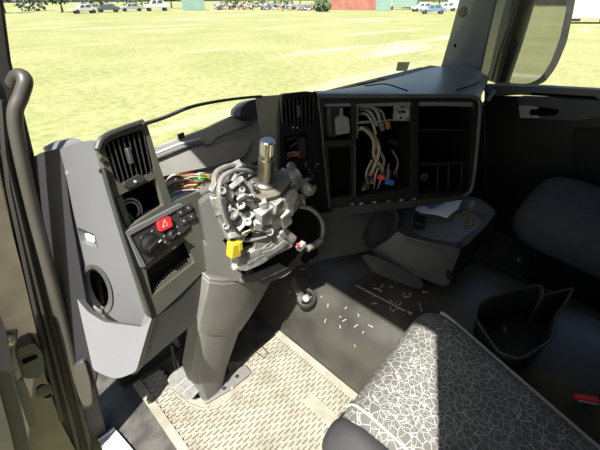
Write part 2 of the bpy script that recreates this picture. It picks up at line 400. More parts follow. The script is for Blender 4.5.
while yy < .95:
    x = mx0+.026 - (r_i % 2)*L_/2
    while x < mx1-.04:
        for k in (0, 1, 2):
            if x+L_*k/3 > mx0+.02 and ribok(x+L_*k/3, yy): rb.obox((x+L_*(k+.5)/3, yy, .0135), (L_/6+.0003, 0, 0), (0, pitch*.33, 0), (0, 0, .0035))
        if x > mx0+.02 and ribok(x, yy) and ribok(x, yy+pitch): rb.obox((x, yy+pitch*.5, .0135), (.006, 0, 0), (0, pitch*.2, 0), (0, 0, .0032))
        x += L_
    # solid links between the dashes
    yy += pitch; r_i += 1
rb.build('mat_ribs', 'mat_rib', fm)
bd = MB()
for x0, x1 in ((mx0, mx0+.028), (mx1-.028, mx1)):
    yt = my1 if x0 > .3 else .96
    bd.prism([(x0, my0, .011), (x1, my0, .011), (x1, yt, .011), (x0, yt, .011)], (0, 0, .008))
bd.prism([V((p.x, p.y, .008)) for p in collar]+[V((.41, .80, .008)), V((.37, .70, .008)), V((.255, .745, .008)), V((.22, .84, .008))], (0, 0, .006))
bd.tube([V((p.x, p.y, .015)) for p in spline(collar, 4)], .004, 8)
bd.build('mat_edge', 'mat_rib', fm, .003)
pad = MB().prism([V(q) for q in [(.50, .33, .015), (.545, .33, .015), (.545, .47, .015), (.50, .47, .015)]], (0, 0, .003)).build('mat_badge', 'mat_rib', fm, .001)
# small litter on the mat
MB().tube([at(262, 346, 'z', .02), at(268, 353, 'z', .022), at(264, 358, 'z', .02), at(255, 351, 'z', .02)], .0025, 6).build('metal_clip', 'dirty_steel', label='small bent metal clip lying at the front edge of the beige mat', cat='clip')
for i, (u, v, nm) in enumerate(((150, 402, 'left edge of the mat'), (232, 388, 'foot of the steering column cover'))):
    MB().sphere(at(u, v, 'z', .022), .006).build('dirt_pebble', 'dust', label='tiny pale pebble on the beige mat by the '+nm, cat='pebble', group='pebbles on the mat')
# bright tread plate by the door and rubber kick moulding
tp = MB()
P_ = [at(98, 440, 'z', .006), at(114, 428, 'z', .006), at(150, 470, 'z', .006), at(118, 480, 'z', .006)]
tp.prism(P_, (0, 0, .006))
for k in range(7):
    a = P_[0].lerp(P_[3], k/7+.04); b = P_[1].lerp(P_[2], k/7+.04); tp.tube([a+V((0, 0, .007)), b+V((0, 0, .007))], .003, 6)
tp.build('step_tread', 'tread_metal', label='bright ribbed metal tread plate beside the door seal', cat='tread plate')

# ================================================================== ENGINE TUNNEL
prof = [(.655, 0), (.662, .05), (.675, .12), (.70, .20), (.74, .255), (.80, .285), (.90, .30), (1.10, .305), (1.26, .30), (1.36, .27), (1.43, .20), (1.46, .10), (1.47, 0)]
tn = MB()
rings = []
for y, s in ((-.72, 1), (-.3, 1), (0, 1), (.3, 1), (.55, 1.0), (.72, 1.0), (.86, 1.0), (.97, 1.0)):
    rings.append([(x, y, z*s) for x, z in prof])
tn.loft(rings, caps=True)
tun = tn.build('engine_tunnel', 'tunnel_vinyl', sharp=50, label='dusty dark vinyl engine cover hump between the two seats', cat='engine cover')
lip = MB().tube([(.664, y, .012) for y in (-.3, .2, .77)], .008, 8).build('edge_lip', 'mat_rib', tun)
# ring fitting on the tunnel
rg = empty('ring_fitting', at(305, 298, 'z', .24), 'round black ring plug with a pale bracket on the lit flank of the engine cover', 'fitting')
rp = at(306, 298, 'z', .265); nrm = V((-.55, -.35, .76)).normalized(); u_ = nrm.orthogonal().normalized(); w_ = nrm.cross(u_)
MB().tube([rp + (u_*math.cos(a)+w_*math.sin(a))*.030 for a in [k*math.pi*2/24*.82+1.2 for k in range(24)]], .0085, 8).build('ring', 'black_plastic', rg)
MB().lathe(rp-nrm*.014, nrm, [(.014, 0), (.014, .012), (.009, .016), (0, .016)], 18).build('plug', 'aluminium', rg)
MB().obox(rp - u_*.0 + w_*-.0 + V((-.012, .03, .03)), V((.02, .012, 0)), V((-.006, .02, .04)), nrm*.006).build('bracket', 'aluminium', rg, .002)
# rod and debris on the tunnel
MB().tube([at(356, 285, 'z', .312), at(402, 309, 'z', .312)], .004, 8).build('thin_rod', 'dirty_steel', label='thin metal rod lying on the dark engine cover in front of the seat', cat='rod')
for i in range(26):
    u = 372+random.random()*60; v = 282+random.random()*32
    if v-282 < (u-400)*.2: continue
    p = at(u, v, 'z', .310); a = random.random()*3.1
    MB().obox(p, V((math.cos(a), math.sin(a), 0))*(.004+random.random()*.008), V((-math.sin(a), math.cos(a), 0))*.002, (0, 0, .001)).build('straw_bit', 'dust', label='tiny pale scrap of debris scattered on the dark engine cover', cat='debris', group='scraps on the engine cover')
def tz(x):
    for (xa, za), (xb, zb) in zip(prof, prof[1:]):
        if xa <= x <= xb: return za+(zb-za)*(x-xa)/(xb-xa), math.atan2(zb-za, xb-xa)
for i in range(20):
    x = random.uniform(.69, .80); y = random.uniform(.38, .85); z, sl = tz(x); T_x = V((math.cos(sl), 0, math.sin(sl))); T_y = V((0, 1, 0)); a = random.random()*3.1
    D1 = T_x*math.cos(a)+T_y*math.sin(a); D2 = T_y*math.cos(a)-T_x*math.sin(a)
    MB().obox(V((x, y, z))+D1.cross(D2)*.001, D1*random.uniform(.003, .009), D2*.0012, D1.cross(D2)*.0008).build('straw_bit', 'dust', label='tiny pale fleck on the sunlit flank of the dark engine cover', cat='debris', group='flecks on the flank of the engine cover')
# ================================================================== DASHBOARD
dash = empty('dashboard', (.5, .8, .3), 'grey truck dashboard stripped of its gauges, with wrap-round centre console', 'dashboard')
# --- end panel by the door
cap_pts = rr([(55, 152), (66, 146), (84, 141), (94, 146), (103, 165), (124, 232), (150, 312), (146, 327), (128, 327), (104, 323), (87, 312), (77, 298), (65, 228)], [4, 5, 4, 6, 3, 3, 5, 4, 3, 4, 4, 2, 2])
eh = ell(97.5, 289, 13.5, 27, 28, -.33); sh = rr([(77, 227), (95, 235), (98, 249), (82, 243)], 2)
ep = panel('end_panel', 'light_plastic', CAP, cap_pts, .02, dash, [eh, sh], .005)
vd = CAP(97.5, 289)
# round opening : raised collar + duct
def ringmesh(pl, cx, cy, rx, ry, rot, offs, scales):
    o = MB(); rings = []
    for of, s in zip(offs, scales): rings.append(on(pl, ell(cx, cy, rx*s, ry*s, 28, rot), of))
    return o.loft(rings, caps=False)
rc = ringmesh(CAP, 97.5, 289, 14, 27.5, -.33, (.0, .004, .0, -.018, -.045), (1.0, .93, .78, .72, .68)); c_ = rc.build('air_duct_collar', 'mid_plastic', ep)
ringmesh(CAP, 97.5, 289, 15, 29.5, -.33, (-.04, -.12), (.70, .55)).build('duct', 'beige_paint', c_)
MB().prism(on(CAP, ell(97, 286, 12, 26, 20, -.33), -.13), -CAP.n*.005).build('duct_back', 'cavity_black', c_)
pocket('switch_opening', 'cavity_black', CAP, sh, .05, ep)
MB().prism(on(CAP, [(80, 230), (94, 236), (96, 246), (84, 242)], -.02), -CAP.n*.01).build('connector', 'wire_blue', ep, .002, label='pale blue connector body')
MB().prism(on(CAP, [(82, 233), (93, 237), (94, 243), (85, 240)], -.012), -CAP.n*.01).build('connector_tab', 'paper', ep, .002, label='white connector face')
for (u, v, r) in ((67, 173, .007), (118, 294, .005)):
    MB().lathe(CAP(u, v), CAP.n, [(r*.7, 0), (r*.7, .001), (r*.4, .0015), (0, .0003)], 14).build('screw_hole', 'aluminium' if r > .006 else 'mid_plastic', ep)
# rounded top shoulder between end panel and wing
sh_ = MB()
l1 = [(52, 156), (66, 150), (86, 146), (97, 152), (103, 167)]; 
top = [CAP(u, v) for u, v in l1]
sh_.loft([[p, p+V((.0, .06, .002)), p+V((.01, .14, -.02)), p+V((.01, .14, -.05)), p+V((0, .03, -.04))] for p in top])
sh_.build('end_top', 'light_plastic', dash, .004)
# lower part of the end panel : bottom skirt
LOW = plane3((94, 300, 'y', .72), (145, 325, 'y', .60), (113, 378, 'y', .60))
sk = panel('end_skirt', 'light_plastic', LOW, rr([(77, 299), (88, 312), (104, 322), (142, 327), (152, 318), (148, 330), (136, 372), (118, 379), (108, 377), (93, 370)], [1, 3, 3, 3, 2, 3, 5, 6, 6, 4]), .02, dash, bevel=.005)
CN = plane3((150, 318, 'y', .60), (136, 374, 'y', .58), (165, 345, 'y', .61))
panel('end_corner', 'mid_plastic', CN, rr([(152, 317), (160, 316), (150, 352), (137, 374), (131, 375), (140, 350)], 2), .02, dash, bevel=.004)

# --- knee panel below the wing
KN = plane3((155, 318, 'y', .61), (208, 275, 'y', .66), (140, 372, 'y', .60))
panel('knee_panel', 'light_plastic', KN, rr([(150, 322), (180, 300), (209, 268), (215, 283), (206, 303), (200, 318), (168, 345), (134, 374), (141, 352)], [3, 3, 3, 4, 4, 4, 4, 3, 3]), .02, dash, bevel=.005)

# --- left instrument wing
vent_l = rr([(104, 147), (110, 140), (142, 129), (145, 133), (154, 168), (151, 173), (120, 183), (115, 179)], 3)
shelf = rr([(114, 198), (156, 178), (164, 205), (126, 229)], 2)
mod = rr([(127, 233), (184, 205), (191, 228), (148, 265), (141, 268)], 2)
pock = rr([(146, 270), (186, 240), (195, 262), (152, 296)], 2)
wing_pts = rr([(97, 145), (103, 137), (142, 122), (147, 124), (158, 160), (172, 203), (200, 191), (205, 215), (211, 264), (183, 292), (153, 320), (147, 312), (128, 250), (112, 192)], [3, 4, 4, 2, 2, 1, 3, 3, 4, 3, 4, 3, 3, 3])
wing = panel('instrument_surround', 'wing_plastic', W, wing_pts, .012, dash, [vent_l, shelf, mod, pock], .003)
rim = MB()
rim.tube(spline(on(W, [(97, 150), (103, 138), (120, 130), (143, 122)], .004), 5), .006, 8)
rim.tube(spline(on(W, [(103, 168), (112, 200), (128, 252), (150, 316)], .003), 5), .005, 8)
rim.build('surround_rim', 'dark_plastic', wing)
WB = V((.35, .92, -.18)).normalized()
def vent(parent, pl, pts, edges, n, mslat, depth=.03):
    """pts outline px; edges ((topL,topR),(botL,botR)) px"""
    o = pocket('air_vent', 'console_plastic', pl, pts, .045, parent, back=WB)
    (tl, tr), (bl, br) = edges
    for k in range(n):
        t = (k+.5)/n
        a = pl(tl[0]+(tr[0]-tl[0])*t, tl[1]+(tr[1]-tl[1])*t, -.008); b = pl(bl[0]+(br[0]-bl[0])*t, bl[1]+(br[1]-bl[1])*t, -.008)
        side = (pl(tr[0], tr[1])-pl(tl[0], tl[1])).normalized()
        MB().obox((a+b)/2, (b-a)/2, (-pl.n*.8+side*.55).normalized()*.011, (side*.8+pl.n*.55).normalized()*.0012).build('slat', mslat, o)
    m_ = MB(); c = pl((tl[0]+tr[0]+bl[0]+br[0])/4-1, (tl[1]+tr[1]+bl[1]+br[1])/4, .0)
    ax = (pl(*bl)-pl(*tl)).normalized(); sd = pl.n.cross(ax)
    m_.obox(c, ax*.016, sd*.0045, pl.n*.006).build('vent_slider', 'handle_rubber', o, .002)
    return o
vent(wing, W, vent_l, (((105, 143), (145, 129)), ((117, 182), (153, 170))), 8, 'console_plastic')
bt = MB().prism(on(W, rr([(124, 183), (140, 174), (145, 177), (144, 181), (130, 188), (125, 187)], 2), .006), -W.n*.012).build('vent_button', 'dark_plastic', wing, .002)
MB().lathe(W(135, 181.5, .006), W.n, [(.003, 0), (.003, .0015), (0, .0015)], 12).build('button_mark', 'white_mark', bt)
sc = MB()
for u, v in ((102, 160), (101, 171)): sc.lathe(W(u, v, .001), W.n, [(.005, 0), (.005, .003), (.002, .003), (.002, .001), (0, .001)], 12)
sc.build('panel_screws', 'steel', wing)
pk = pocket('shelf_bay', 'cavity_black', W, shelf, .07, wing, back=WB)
# clear round reel glimpsed in the bay
rl = MB(); cc = W(131, 211, -.03)
for r_ in (.026, .019): rl.tube([cc + (W.n.orthogonal().normalized()*math.cos(a) + W.n.cross(W.n.orthogonal().normalized())*math.sin(a))*r_ for a in [k*math.pi*2/26 for k in range(27)]], .0022, 6)
rl.build('gauge_lens', 'clear_plastic', pk)
MB().tube(spline(on(W, [(117, 205), (124, 209), (131, 217), (136, 222)], -.02), 5), .002, 6).build('thin_wire', 'wire_green', pk)
# light switch module
md = empty('x', (0, 0, 0)); bpy.data.objects.remove(md)
md = panel('light_switch_module', 'dark_plastic', W, rr([(128, 234), (184, 206), (190, 227), (149, 263), (143, 267)], 2), .02, wing, off=.005, bevel=.0025)
MB().prism(on(W, rr([(126, 232), (182, 203), (184, 206), (130, 235.5), (146, 266), (142, 268)], 1), .008), -W.n*.01).build('module_frame', 'light_plastic', md, .001)
def knob(u, v, r, h, m, parent, grip=True):
    c = W(u, v, .005); ax = W.n
    o = MB().lathe(c, ax, [(r*1.25, 0), (r*1.25, .003), (r, .004), (r*.93, h), (r*.8, h+.002), (0, h+.002)], 26).build('rotary_knob', m, parent)
    if grip:
        t = (W(u+10, v-9)-W(u, v)).normalized()
        MB().obox(c+ax*(h+.004), t*r*.85, ax.cross(t)*r*.22, ax*.004).build('knob_grip', m, o, .002)
        MB().obox(c+ax*(h+.0085)+t*r*.6, t*r*.2, ax.cross(t)*r*.06, ax*.0006).build('knob_mark', 'white_mark', o)
    return o
knob(149, 244, .020, .014, 'console_plastic', md); knob(171, 235, .0125, .010, 'console_plastic', md)
hz = MB().prism(on(W, rr([(158, 222), (170, 216), (173, 226), (161, 232)], 2), .012), -W.n*.012).build('hazard_button', 'hazard_red', md, .002, label='red hazard warning button')
tri = MB()
TP = [(163, 227.5), (168, 225), (164.5, 220)]
for i in range(3): tri.tube(on(W, [TP[i], TP[(i+1) % 3]], .0125), .0006, 5)
tri.build('warning_triangle', 'white_mark', hz)
# pictograms around the knobs
pg = MB()
for u, v in ((141, 238), (157, 252), (152, 231), (165, 242), (177, 227), (164, 236)):
    MB().obox(W(u, v, .0056), W.n.orthogonal()*.0015, W.n.cross(W.n.orthogonal())*.0005, W.n*.0003).build('pictogram', 'white_mark', md)
# ribbed storage pocket
sp_ = pocket('storage_pocket', 'console_plastic', W, pock, .045, wing, back=WB)
rb = MB()
for k in range(16):
    t = k/15; a = W(156+t*36, 291-t*30, -.008); rb.obox(a-W.n*.012, (W(0, 0)-W(0, 0)) + W.n*.014, (W(150, 280)-W(156, 291)).normalized()*.006, (W(190, 262)-W(156, 291)).normalized()*.0012)
rb.build('pocket_ribs', 'wing_plastic', sp_)
# four small switches
sw = panel('switch_block', 'console_plastic', W, rr([(176, 211), (190, 203), (196, 219), (183, 227)], 1.5), .012, wing, off=.004, bevel=.0015)
for (u, v) in ((180.5, 212.5), (188.5, 208), (184, 221), (191.5, 216.5)):
    b = MB().prism(on(W, rr([(u-3.6, v-1.2), (u+2, v-4.6), (u+4.2, v+1.6), (u-1.6, v+4.8)], 1), .007), -W.n*.006).build('switch_key', 'dark_plastic', sw, .001)
    MB().obox(W(u, v, .0075), W.n.orthogonal()*.0012, W.n.cross(W.n.orthogonal())*.0012, W.n*.0003).build('key_mark', 'white_mark', b)

# --- the thin hood strip across the missing gauges
hs = [at(143, 124, 'y', .69), at(165, 117, 'y', .72), at(190, 107, 'y', .75), at(215, 101.5, 'y', .77), at(240, 98, 'y', .78), at(262, 96, 'y', .775)]
o = MB(); R_ = []
for i, p in enumerate(spline(hs, 5)): R_.append([p+V((0, -.003, .002)), p+V((0, .006, .002)), p+V((0, .006, -.001)), p+V((0, -.003, -.004))])
o.loft(R_).build('hood_strip', 'dark_plastic', dash, .001)
# --- inner trough wall, floor
TR = plane3((160, 150, 'y', .93), (260, 105, 'y', 1.0), (165, 190, 'y', .90))
panel('trough_wall', 'trough_grey', TR, rr([(142, 150), (160, 146), (186, 136), (208, 128), (236, 114), (247, 102), (262, 97), (275, 96), (272, 175), (150, 190)], [1, 1, 1, 1, 3, 2, 1, 1, 1, 1]), .02, dash, bevel=.004)
panel('trough_ledge', 'trough_grey', TR, rr([(145, 163), (190, 149), (230, 141), (252, 139), (246, 156), (215, 166), (165, 176), (150, 182)], 3), .004, dash, off=.012, bevel=.002)
lg = MB(); lg.tube(on(TR, [(148, 162), (185, 147), (203, 143), (207, 146), (213, 143), (216, 138), (250, 124)], .014), .004, 8); lg.build('trough_rail', 'mid_plastic', dash)
rc_ = MB().tube(on(TR, [(150, 156), (180, 144), (200, 139)], .012), .004, 8).build('trough_clip_rail', 'white_mark', dash)
MB().prism(on(TR, rr([(241, 108), (249, 101), (261, 98), (263, 118), (250, 121), (240, 117)], 2), .03), -TR.n*.05).build('trough_bracket', 'dark_plastic', dash, .004)
for u, v in ((181, 136), (113, 137)):
    MB().obox(on(TR, [(u, v)], 0)[0] if u > 150 else W(u, v, -.02), (.012, .004, 0), (0, .004, 0), (0, 0, .008)).build('edge_clip', 'dark_plastic', dash, .002)
MB().box((.27, .78, .66), (.80, .98, .70)).build('trough_floor', 'black_plastic', dash)
# --- lower rail under the missing cluster
o = MB(); o.tube(spline([at(172, 208, 'y', .735), at(195, 197, 'y', .735), at(215, 186, 'y', .74), at(232, 178, 'y', .75), at(262, 168, 'y', .76)], 5), .013, 12); o.build('lower_rail', 'mid_plastic', dash)
o = MB(); o.prism([at(168, 212, 'y', .735), at(200, 197, 'y', .735), at(232, 182, 'y', .745), at(262, 170, 'y', .76), at(262, 230, 'y', .76), at(200, 250, 'y', .735)], (0, .02, 0)); o.build('rail_skirt', 'mid_plastic', dash, .002)
# --- column bezels
BZ = plane3((203, 200, 'y', .66), (240, 240, 'y', .62), (210, 280, 'y', .64))
panel('upper_bezel', 'mid_plastic', BZ, rr([(200, 205), (206, 199), (222, 192), (228, 206), (228, 236), (222, 241), (206, 244)], [3, 5, 4, 4, 3, 2, 3]), .03, dash, bevel=.006)
panel('lower_bezel', 'mid_plastic', BZ, rr([(205, 245), (223, 240), (243, 274), (240, 281), (214, 283), (207, 278)], [2, 3, 3, 3, 4, 3]), .03, dash, bevel=.005)
BZ2 = plane3((240, 278, 'y', .61), (300, 262, 'y', .60), (240, 240, 'y', .66))
panel('bezel_lip', 'mid_plastic', BZ2, rr([(240, 271), (246, 276), (268, 268), (290, 258), (288, 268), (262, 280), (241, 283)], 2), .03, dash, bevel=.004)
MB().prism(on(shift(BZ, -.05), [(222, 192), (320, 180), (318, 262), (243, 276), (226, 240)]), -BZ.n*.01).build('column_cavity', 'cavity_black', dash)
# --- beam sweeping right under the console
LB = plane3((290, 260, 'y', .62), (355, 250, 'y', .57), (320, 205, 'y', .66))
panel('lower_beam', 'lower_plastic', LB, rr([(282, 218), (330, 212), (372, 208), (404, 200), (410, 206), (402, 226), (388, 243), (360, 253), (330, 258), (300, 264), (286, 276), (262, 285), (270, 262), (290, 245)], 4), .03, dash, [ell(381, 228, 14, 23, 24, .62)], .006)
cp = MB().loft([on(LB, ell(381, 228, 16*s, 25*s, 28, .62), of) for s, of in ((1.0, 0), (1.0, .005), (.93, .006), (.88, -.004), (.82, -.014), (.3, -.018))], caps=False).build('cup_recess', 'lower_plastic', dash)
MB().prism(on(LB, ell(381, 228, 14, 22, 20, .62), -.016), -LB.n*.004).build('cup_floor', 'lower_plastic', dash)

# --- right wing with vent and knob panel
vr = rr([(283, 99), (310, 96), (315, 101), (316, 121), (312, 125), (288, 127), (283, 120)], 3)
op = rr([(283, 137), (308, 133), (311, 158), (286, 163)], 2)
rw = panel('right_surround', 'console_plastic', RW, rr([(279, 97), (284, 94), (311, 91), (318, 95), (322, 130), (328, 205), (330, 212), (300, 214), (282, 200), (280, 150)], [2, 3, 5, 4, 2, 2, 1, 1, 2, 2]), .015, dash, [vr, op], .003)
vent(rw, RW, vr, (((283, 99), (315, 97)), ((285, 126), (315, 124))), 8, 'console_plastic')
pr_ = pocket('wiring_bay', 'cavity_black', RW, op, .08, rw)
kb = MB()
for u, v in ((298, 171), (306, 166), (310, 172), (313, 179), (316, 166)): kb.lathe(RW(u, v, 0), RW.n, [(.007, 0), (.006, .003), (0, .003)], 12)
kb.build('knob_studs', 'dark_plastic', rw)
kb = MB()
for u, v in ((297, 170), (306, 163), (309, 169), (312, 176), (318, 164), (293, 127.6), (297, 127.6)): MB().obox(RW(u, v, .004), RW.n.orthogonal()*.0018, RW.n.cross(RW.n.orthogonal())*.0009, RW.n*.0004).build('pictogram', 'white_mark', rw)
# flange facing the driver's left
FL = plane3((281, 97, 'y', .715), (257, 97, 'y', .79), (268, 175, 'y', .76))
panel('cluster_flange', 'wing_plastic', FL, rr([(255, 97), (281, 95), (283, 150), (286, 205), (270, 205), (262, 150)], [2, 2, 1, 1, 1, 1]), .008, dash, bevel=.002)

# --- centre console
left_bay = rr([(324, 104), (351, 103), (352, 140), (325, 141)], 3)
main_bay = rr([(356, 104), (411, 102), (411, 188), (356, 197)], 1.5)
right_bay = rr([(419, 102), (474, 102), (470, 190), (462, 192), (418, 194)], [2, 3, 4, 3, 2])
left_low = rr([(328, 147), (351, 146), (352, 196), (331, 199)], 2)
con = panel('console_fascia', 'console_plastic', K, rr([(318, 97), (330, 96), (470, 97), (479, 100), (478, 130), (474, 185), (468, 195), (440, 199), (400, 202), (332, 211), (328, 207), (322, 140)], [4, 4, 4, 6, 4, 4, 5, 3, 3, 4, 4, 4]), .015, dash, [left_bay, main_bay, right_bay, left_low], .004)
rm = MB(); rm.tube(spline(on(K, [(318, 96), (345, 96), (400, 96), (455, 96), (474, 97), (480, 103), (479, 125), (475, 170), (471, 190), (463, 196)], .002), 4), .006, 10); rm.build('console_rim', 'lower_plastic', con)
rm = MB(); rm.tube(spline(on(K, [(318, 98), (321, 120), (325, 165), (330, 210)], .003), 4), .003, 8); rm.build('console_seam', 'lower_plastic', con)
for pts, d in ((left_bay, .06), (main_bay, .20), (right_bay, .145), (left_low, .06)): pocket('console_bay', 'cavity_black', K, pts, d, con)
# ignition / ashtray unit in the left bay
u_ = MB().prism(on(K, rr([(326, 107), (339, 106), (340, 136), (329, 138), (326, 132)], 3), -.004), -K.n*.04).build('ashtray_unit', 'console_plastic', con, .003)
MB().loft([on(K, rr([(326.5, 108), (331, 107), (333, 134), (329.5, 136)], 1.5), .0), on(K, rr([(327.5, 110), (330, 109), (331.5, 132), (330, 134)], 1), .004)]).build('unit_rim', 'handle_rubber', u_)
MB().prism(on(K, rr([(335, 118), (340, 115), (340, 108), (343, 108), (343, 116), (349, 118), (350, 133), (336, 135)], 1.5), .0), -K.n*.02).build('relay_holder', 'cable_grey', con, .002)
# metal bracket at top right of the main bay
mp = panel('mounting_plate', 'aluminium', K, rr([(394, 103), (410, 102), (410, 121), (393, 121)], 1), .003, con, [ell(402, 106.5, 1.5, 1.2, 10), ell(402, 112, 4.5, 1.5, 12), ell(401, 118, 1.5, 1.2, 10), ell(407, 106, .8, .8, 8)], 0, off=-.012)
sh2 = MB()
sh2.tube(on(K, [(357, 122.5), (378, 121.5), (392, 120)], -.015), .004, 6); sh2.tube(on(K, [(357, 105), (357, 138)], -.01), .003, 6); sh2.tube(on(K, [(392, 104), (411, 121)], -.02), .002, 6)
sh2.build('bay_crossbar', 'cable_grey', con)
for e0, e1, r_ in (((355, 145), (355, 196), .0035), ((353.5, 146), (353, 170), .002), ((411.5, 104), (412, 188), .002)):
    MB().tube(on(K, [e0, e1], -.002), r_, 6).build('bay_edge', 'handle_rubber', con)
# shelf and lock inside the right hand bay
MB().prism([K(420, 163, -.01), K(468, 161, -.01), K(468, 161, -.14), K(420, 163, -.14)], (0, 0, -.012)).build('bay_shelf', 'console_plastic', con)
MB().prism([K(420, 129, -.02), K(468, 129, -.02), K(468, 129, -.14), K(420, 129, -.14)], (0, 0, -.008)).build('bay_shelf', 'black_plastic', con)
for u0 in (438, 449, 462): MB().tube(on(K, [(u0, 164), (u0-1, 192)], -.02), .0025, 6).build('bay_divider', 'console_plastic', con)
lk = MB(); c = K(424.5, 177, .0); nn = K.n; a1_ = nn.orthogonal().normalized(); a2_ = nn.cross(a1_)
lk.tube([c + a1_*.011*math.cos(t) + a2_*.011*math.sin(t) for t in [k*math.pi*2/20 for k in range(21)]], .002, 6); lk.build('lock_ring', 'handle_rubber', con)
MB().lathe(c-nn*.01, nn, [(.008, 0), (.008, .012), (0, .012)], 16).build('lock_barrel', 'console_plastic', con)
# --- console underside lip
MB().prism(on(K, rr([(330, 209), (370, 204), (430, 199), (466, 195), (472, 198), (430, 205), (372, 212), (331, 218)], 2), .006), -K.n*.03).build('console_lip', 'dark_plastic', dash, .004)
# --- dash top
topm = MB()
near = [K(318, 96, -.002), K(360, 96, -.002), K(400, 96, -.002), K(440, 96, -.002), K(472, 97, -.002), K(480, 100, -.01)]
far = [at(312, 92, 'z', .945), at(345, 88.5, 'z', .935), at(395, 78, 'z', .93), at(436, 67, 'z', .925), at(468, 66, 'z', .92), at(489, 77, 'z', .91)]
mid1 = [a.lerp(b, .12)+V((0, 0, .006)) for a, b in zip(near, far)]; mid2 = [a.lerp(b, .55)+V((0, 0, .008)) for a, b in zip(near, far)]
rows = [[p+V((0, 0, -.03)) for p in near], near, mid1, mid2, far, [p+V((0, 0, -.06)) for p in far]]
rows = [spline(r, 5) for r in rows]
vr_ = [topm.ring(r) for r in rows]
for a, b in zip(vr_, vr_[1:]):
    for i in range(len(a)-1): topm._f([a[i], a[i+1], b[i+1], b[i]])
dt = topm.build('dash_top', 'dash_top_plastic', dash, sharp=60)
def dtop(u, v): return at(u, v, 'z', .962)
MB().tube(spline([at(365, 86, 'z', .968), at(385, 84, 'z', .972), at(402, 89, 'z', .970), at(408, 91, 'z', .966)], 5), .002, 6).build('top_seam', 'cavity_black', dt)
MB().tube(spline([at(456, 90, 'z', .95), at(470, 86, 'z', .948), at(479, 82, 'z', .94)], 5), .002, 6).build('top_seam', 'cavity_black', dt)
# right hand end of the dash beside the passenger door
en = MB()
pts = [K(480, 99, -.005), K(476, 180, -.005), K(470, 196, -.005)]
en.prism([pts[0]+V((.12, .03, 0)), V((1.55, .55, .88)), V((2.06, .80, .88)), V((2.06, .98, .88)), V((1.52, .98, .88))], (0, 0, -.33)).build('passenger_dash', 'dark_plastic', dash, .02, 3)
en = MB().prism([V((1.50, .60, .56)), V((2.06, .66, .56)), V((2.06, .98, .56)), V((1.05, .98, .56)), V((1.05, .72, .56))], (0, 0, -.24)).build('passenger_kick_panel', 'black_plastic', dash, .02)
MB().tube([at(486, 86, 'x', 1.96), at(493, 92, 'x', 1.9), at(486, 102, 'x', 1.8)], .012, 8).build('end_moulding', 'lower_plastic', dash)
# firewall behind everything
MB().box((.08, 1.0, .0), (.75, 1.03, .70)).box((.75, 1.0, .0), (2.06, 1.03, .86)).build('firewall', 'black_plastic', dash)
# --- passenger tray / drawer unit under the console
Z5 = .50
ty = empty('storage_tray', at(450, 215, 'z', .4), 'dark grey drawer unit with an open litter-filled tray on top, below the centre console', 'storage unit')
T_ = [(400, 236), (410, 204), (440, 197), (478, 197), (497, 211), (486, 226), (462, 249), (432, 243)]
Tp = [at(u, v, 'z', Z5) for u, v in rr(T_, [3, 4, 4, 6, 6, 6, 5, 6])]
inn = [at(u, v, 'z', Z5) for u, v in rr([(412, 234), (415, 207), (440, 200), (475, 200), (490, 211), (480, 225), (456, 243), (432, 239)], [3, 4, 4, 6, 6, 6, 5, 6])]
MB().prism(Tp, (0, 0, -.02), [inn]).build('tray_rim', 'tray_plastic', ty, .004)
cen = sum(inn, V())/len(inn)
o = MB(); o.loft([inn, [cen+(p-cen)*.96+V((0, 0, -.035)) for p in inn]], caps=False)
o.bm.verts.ensure_lookup_table(); o._f(list(o.bm.verts)[len(inn):]); ob = o.build('tray_well', 'dash_top_plastic', ty)
FR = plane3((400, 236, 'z', .50), (462, 249, 'z', .50), (440, 285, 'z', .34))
panel('drawer_front', 'tray_plastic', FR, rr([(398, 231), (405, 236), (432, 243), (461, 249), (457, 262), (452, 280), (446, 288), (416, 276), (378, 258), (372, 250), (388, 240)], [3, 3, 3, 3, 3, 4, 5, 4, 4, 3, 2]), .03, ty, bevel=.006)
panel('drawer_lid', 'dark_plastic', FR, rr([(404, 238), (444, 251), (445, 255), (406, 243)], 1), .004, ty, off=.003, bevel=.001)
panel('label_recess', 'dark_plastic', FR, rr([(398, 262), (430, 275), (430, 278), (398, 266)], 1), .004, ty, off=.001, bevel=.001)
SD = plane3((462, 249, 'z', .50), (497, 211, 'z', .50), (449, 287, 'z', .34))
panel('unit_side', 'console_plastic', SD, rr([(461, 249), (486, 227), (497, 212), (492, 228), (470, 262), (450, 288), (452, 272)], 2), .02, ty, bevel=.004)
BF = plane3((372, 252, 'z', .44), (425, 290, 'z', .32), (440, 280, 'z', .34))
panel('lower_duct', 'tray_plastic', BF, rr([(364, 254), (376, 256), (418, 276), (424, 284), (422, 290), (405, 285), (376, 272)], 3), .04, ty, off=-.01, bevel=.005)
# litter on the tray
Zt = Z5-.028
mg = MB().prism([at(413, 208, 'z', Zt+.022), at(432, 201, 'z', Zt+.03), at(462, 200, 'z', Zt+.025), at(458, 209, 'z', Zt+.018), at(447, 218, 'z', Zt+.016), at(436, 215, 'z', Zt+.016), at(420, 213, 'z', Zt+.018)], (0, 0, .003)).build('folded_paper', 'paper', label='crumpled pale blue-white paper sheet lying in the open tray', cat='paper')
MB().prism([at(424, 206, 'z', Zt+.029), at(438, 202, 'z', Zt+.036), at(444, 204, 'z', Zt+.033), at(431, 209, 'z', Zt+.027)], (0, 0, .003)).build('leaflet', 'paper_blue', label='blue printed leaflet on top of the paper in the open tray', cat='leaflet')
MB().obox(at(419, 222, 'z', Zt+.02), (.028, .012, 0), (-.01, .02, 0), (0, 0, .012)).build('plastic_bracket', 'console_plastic', bevel=.004, label='black plastic bracket in the left end of the open tray', cat='bracket')
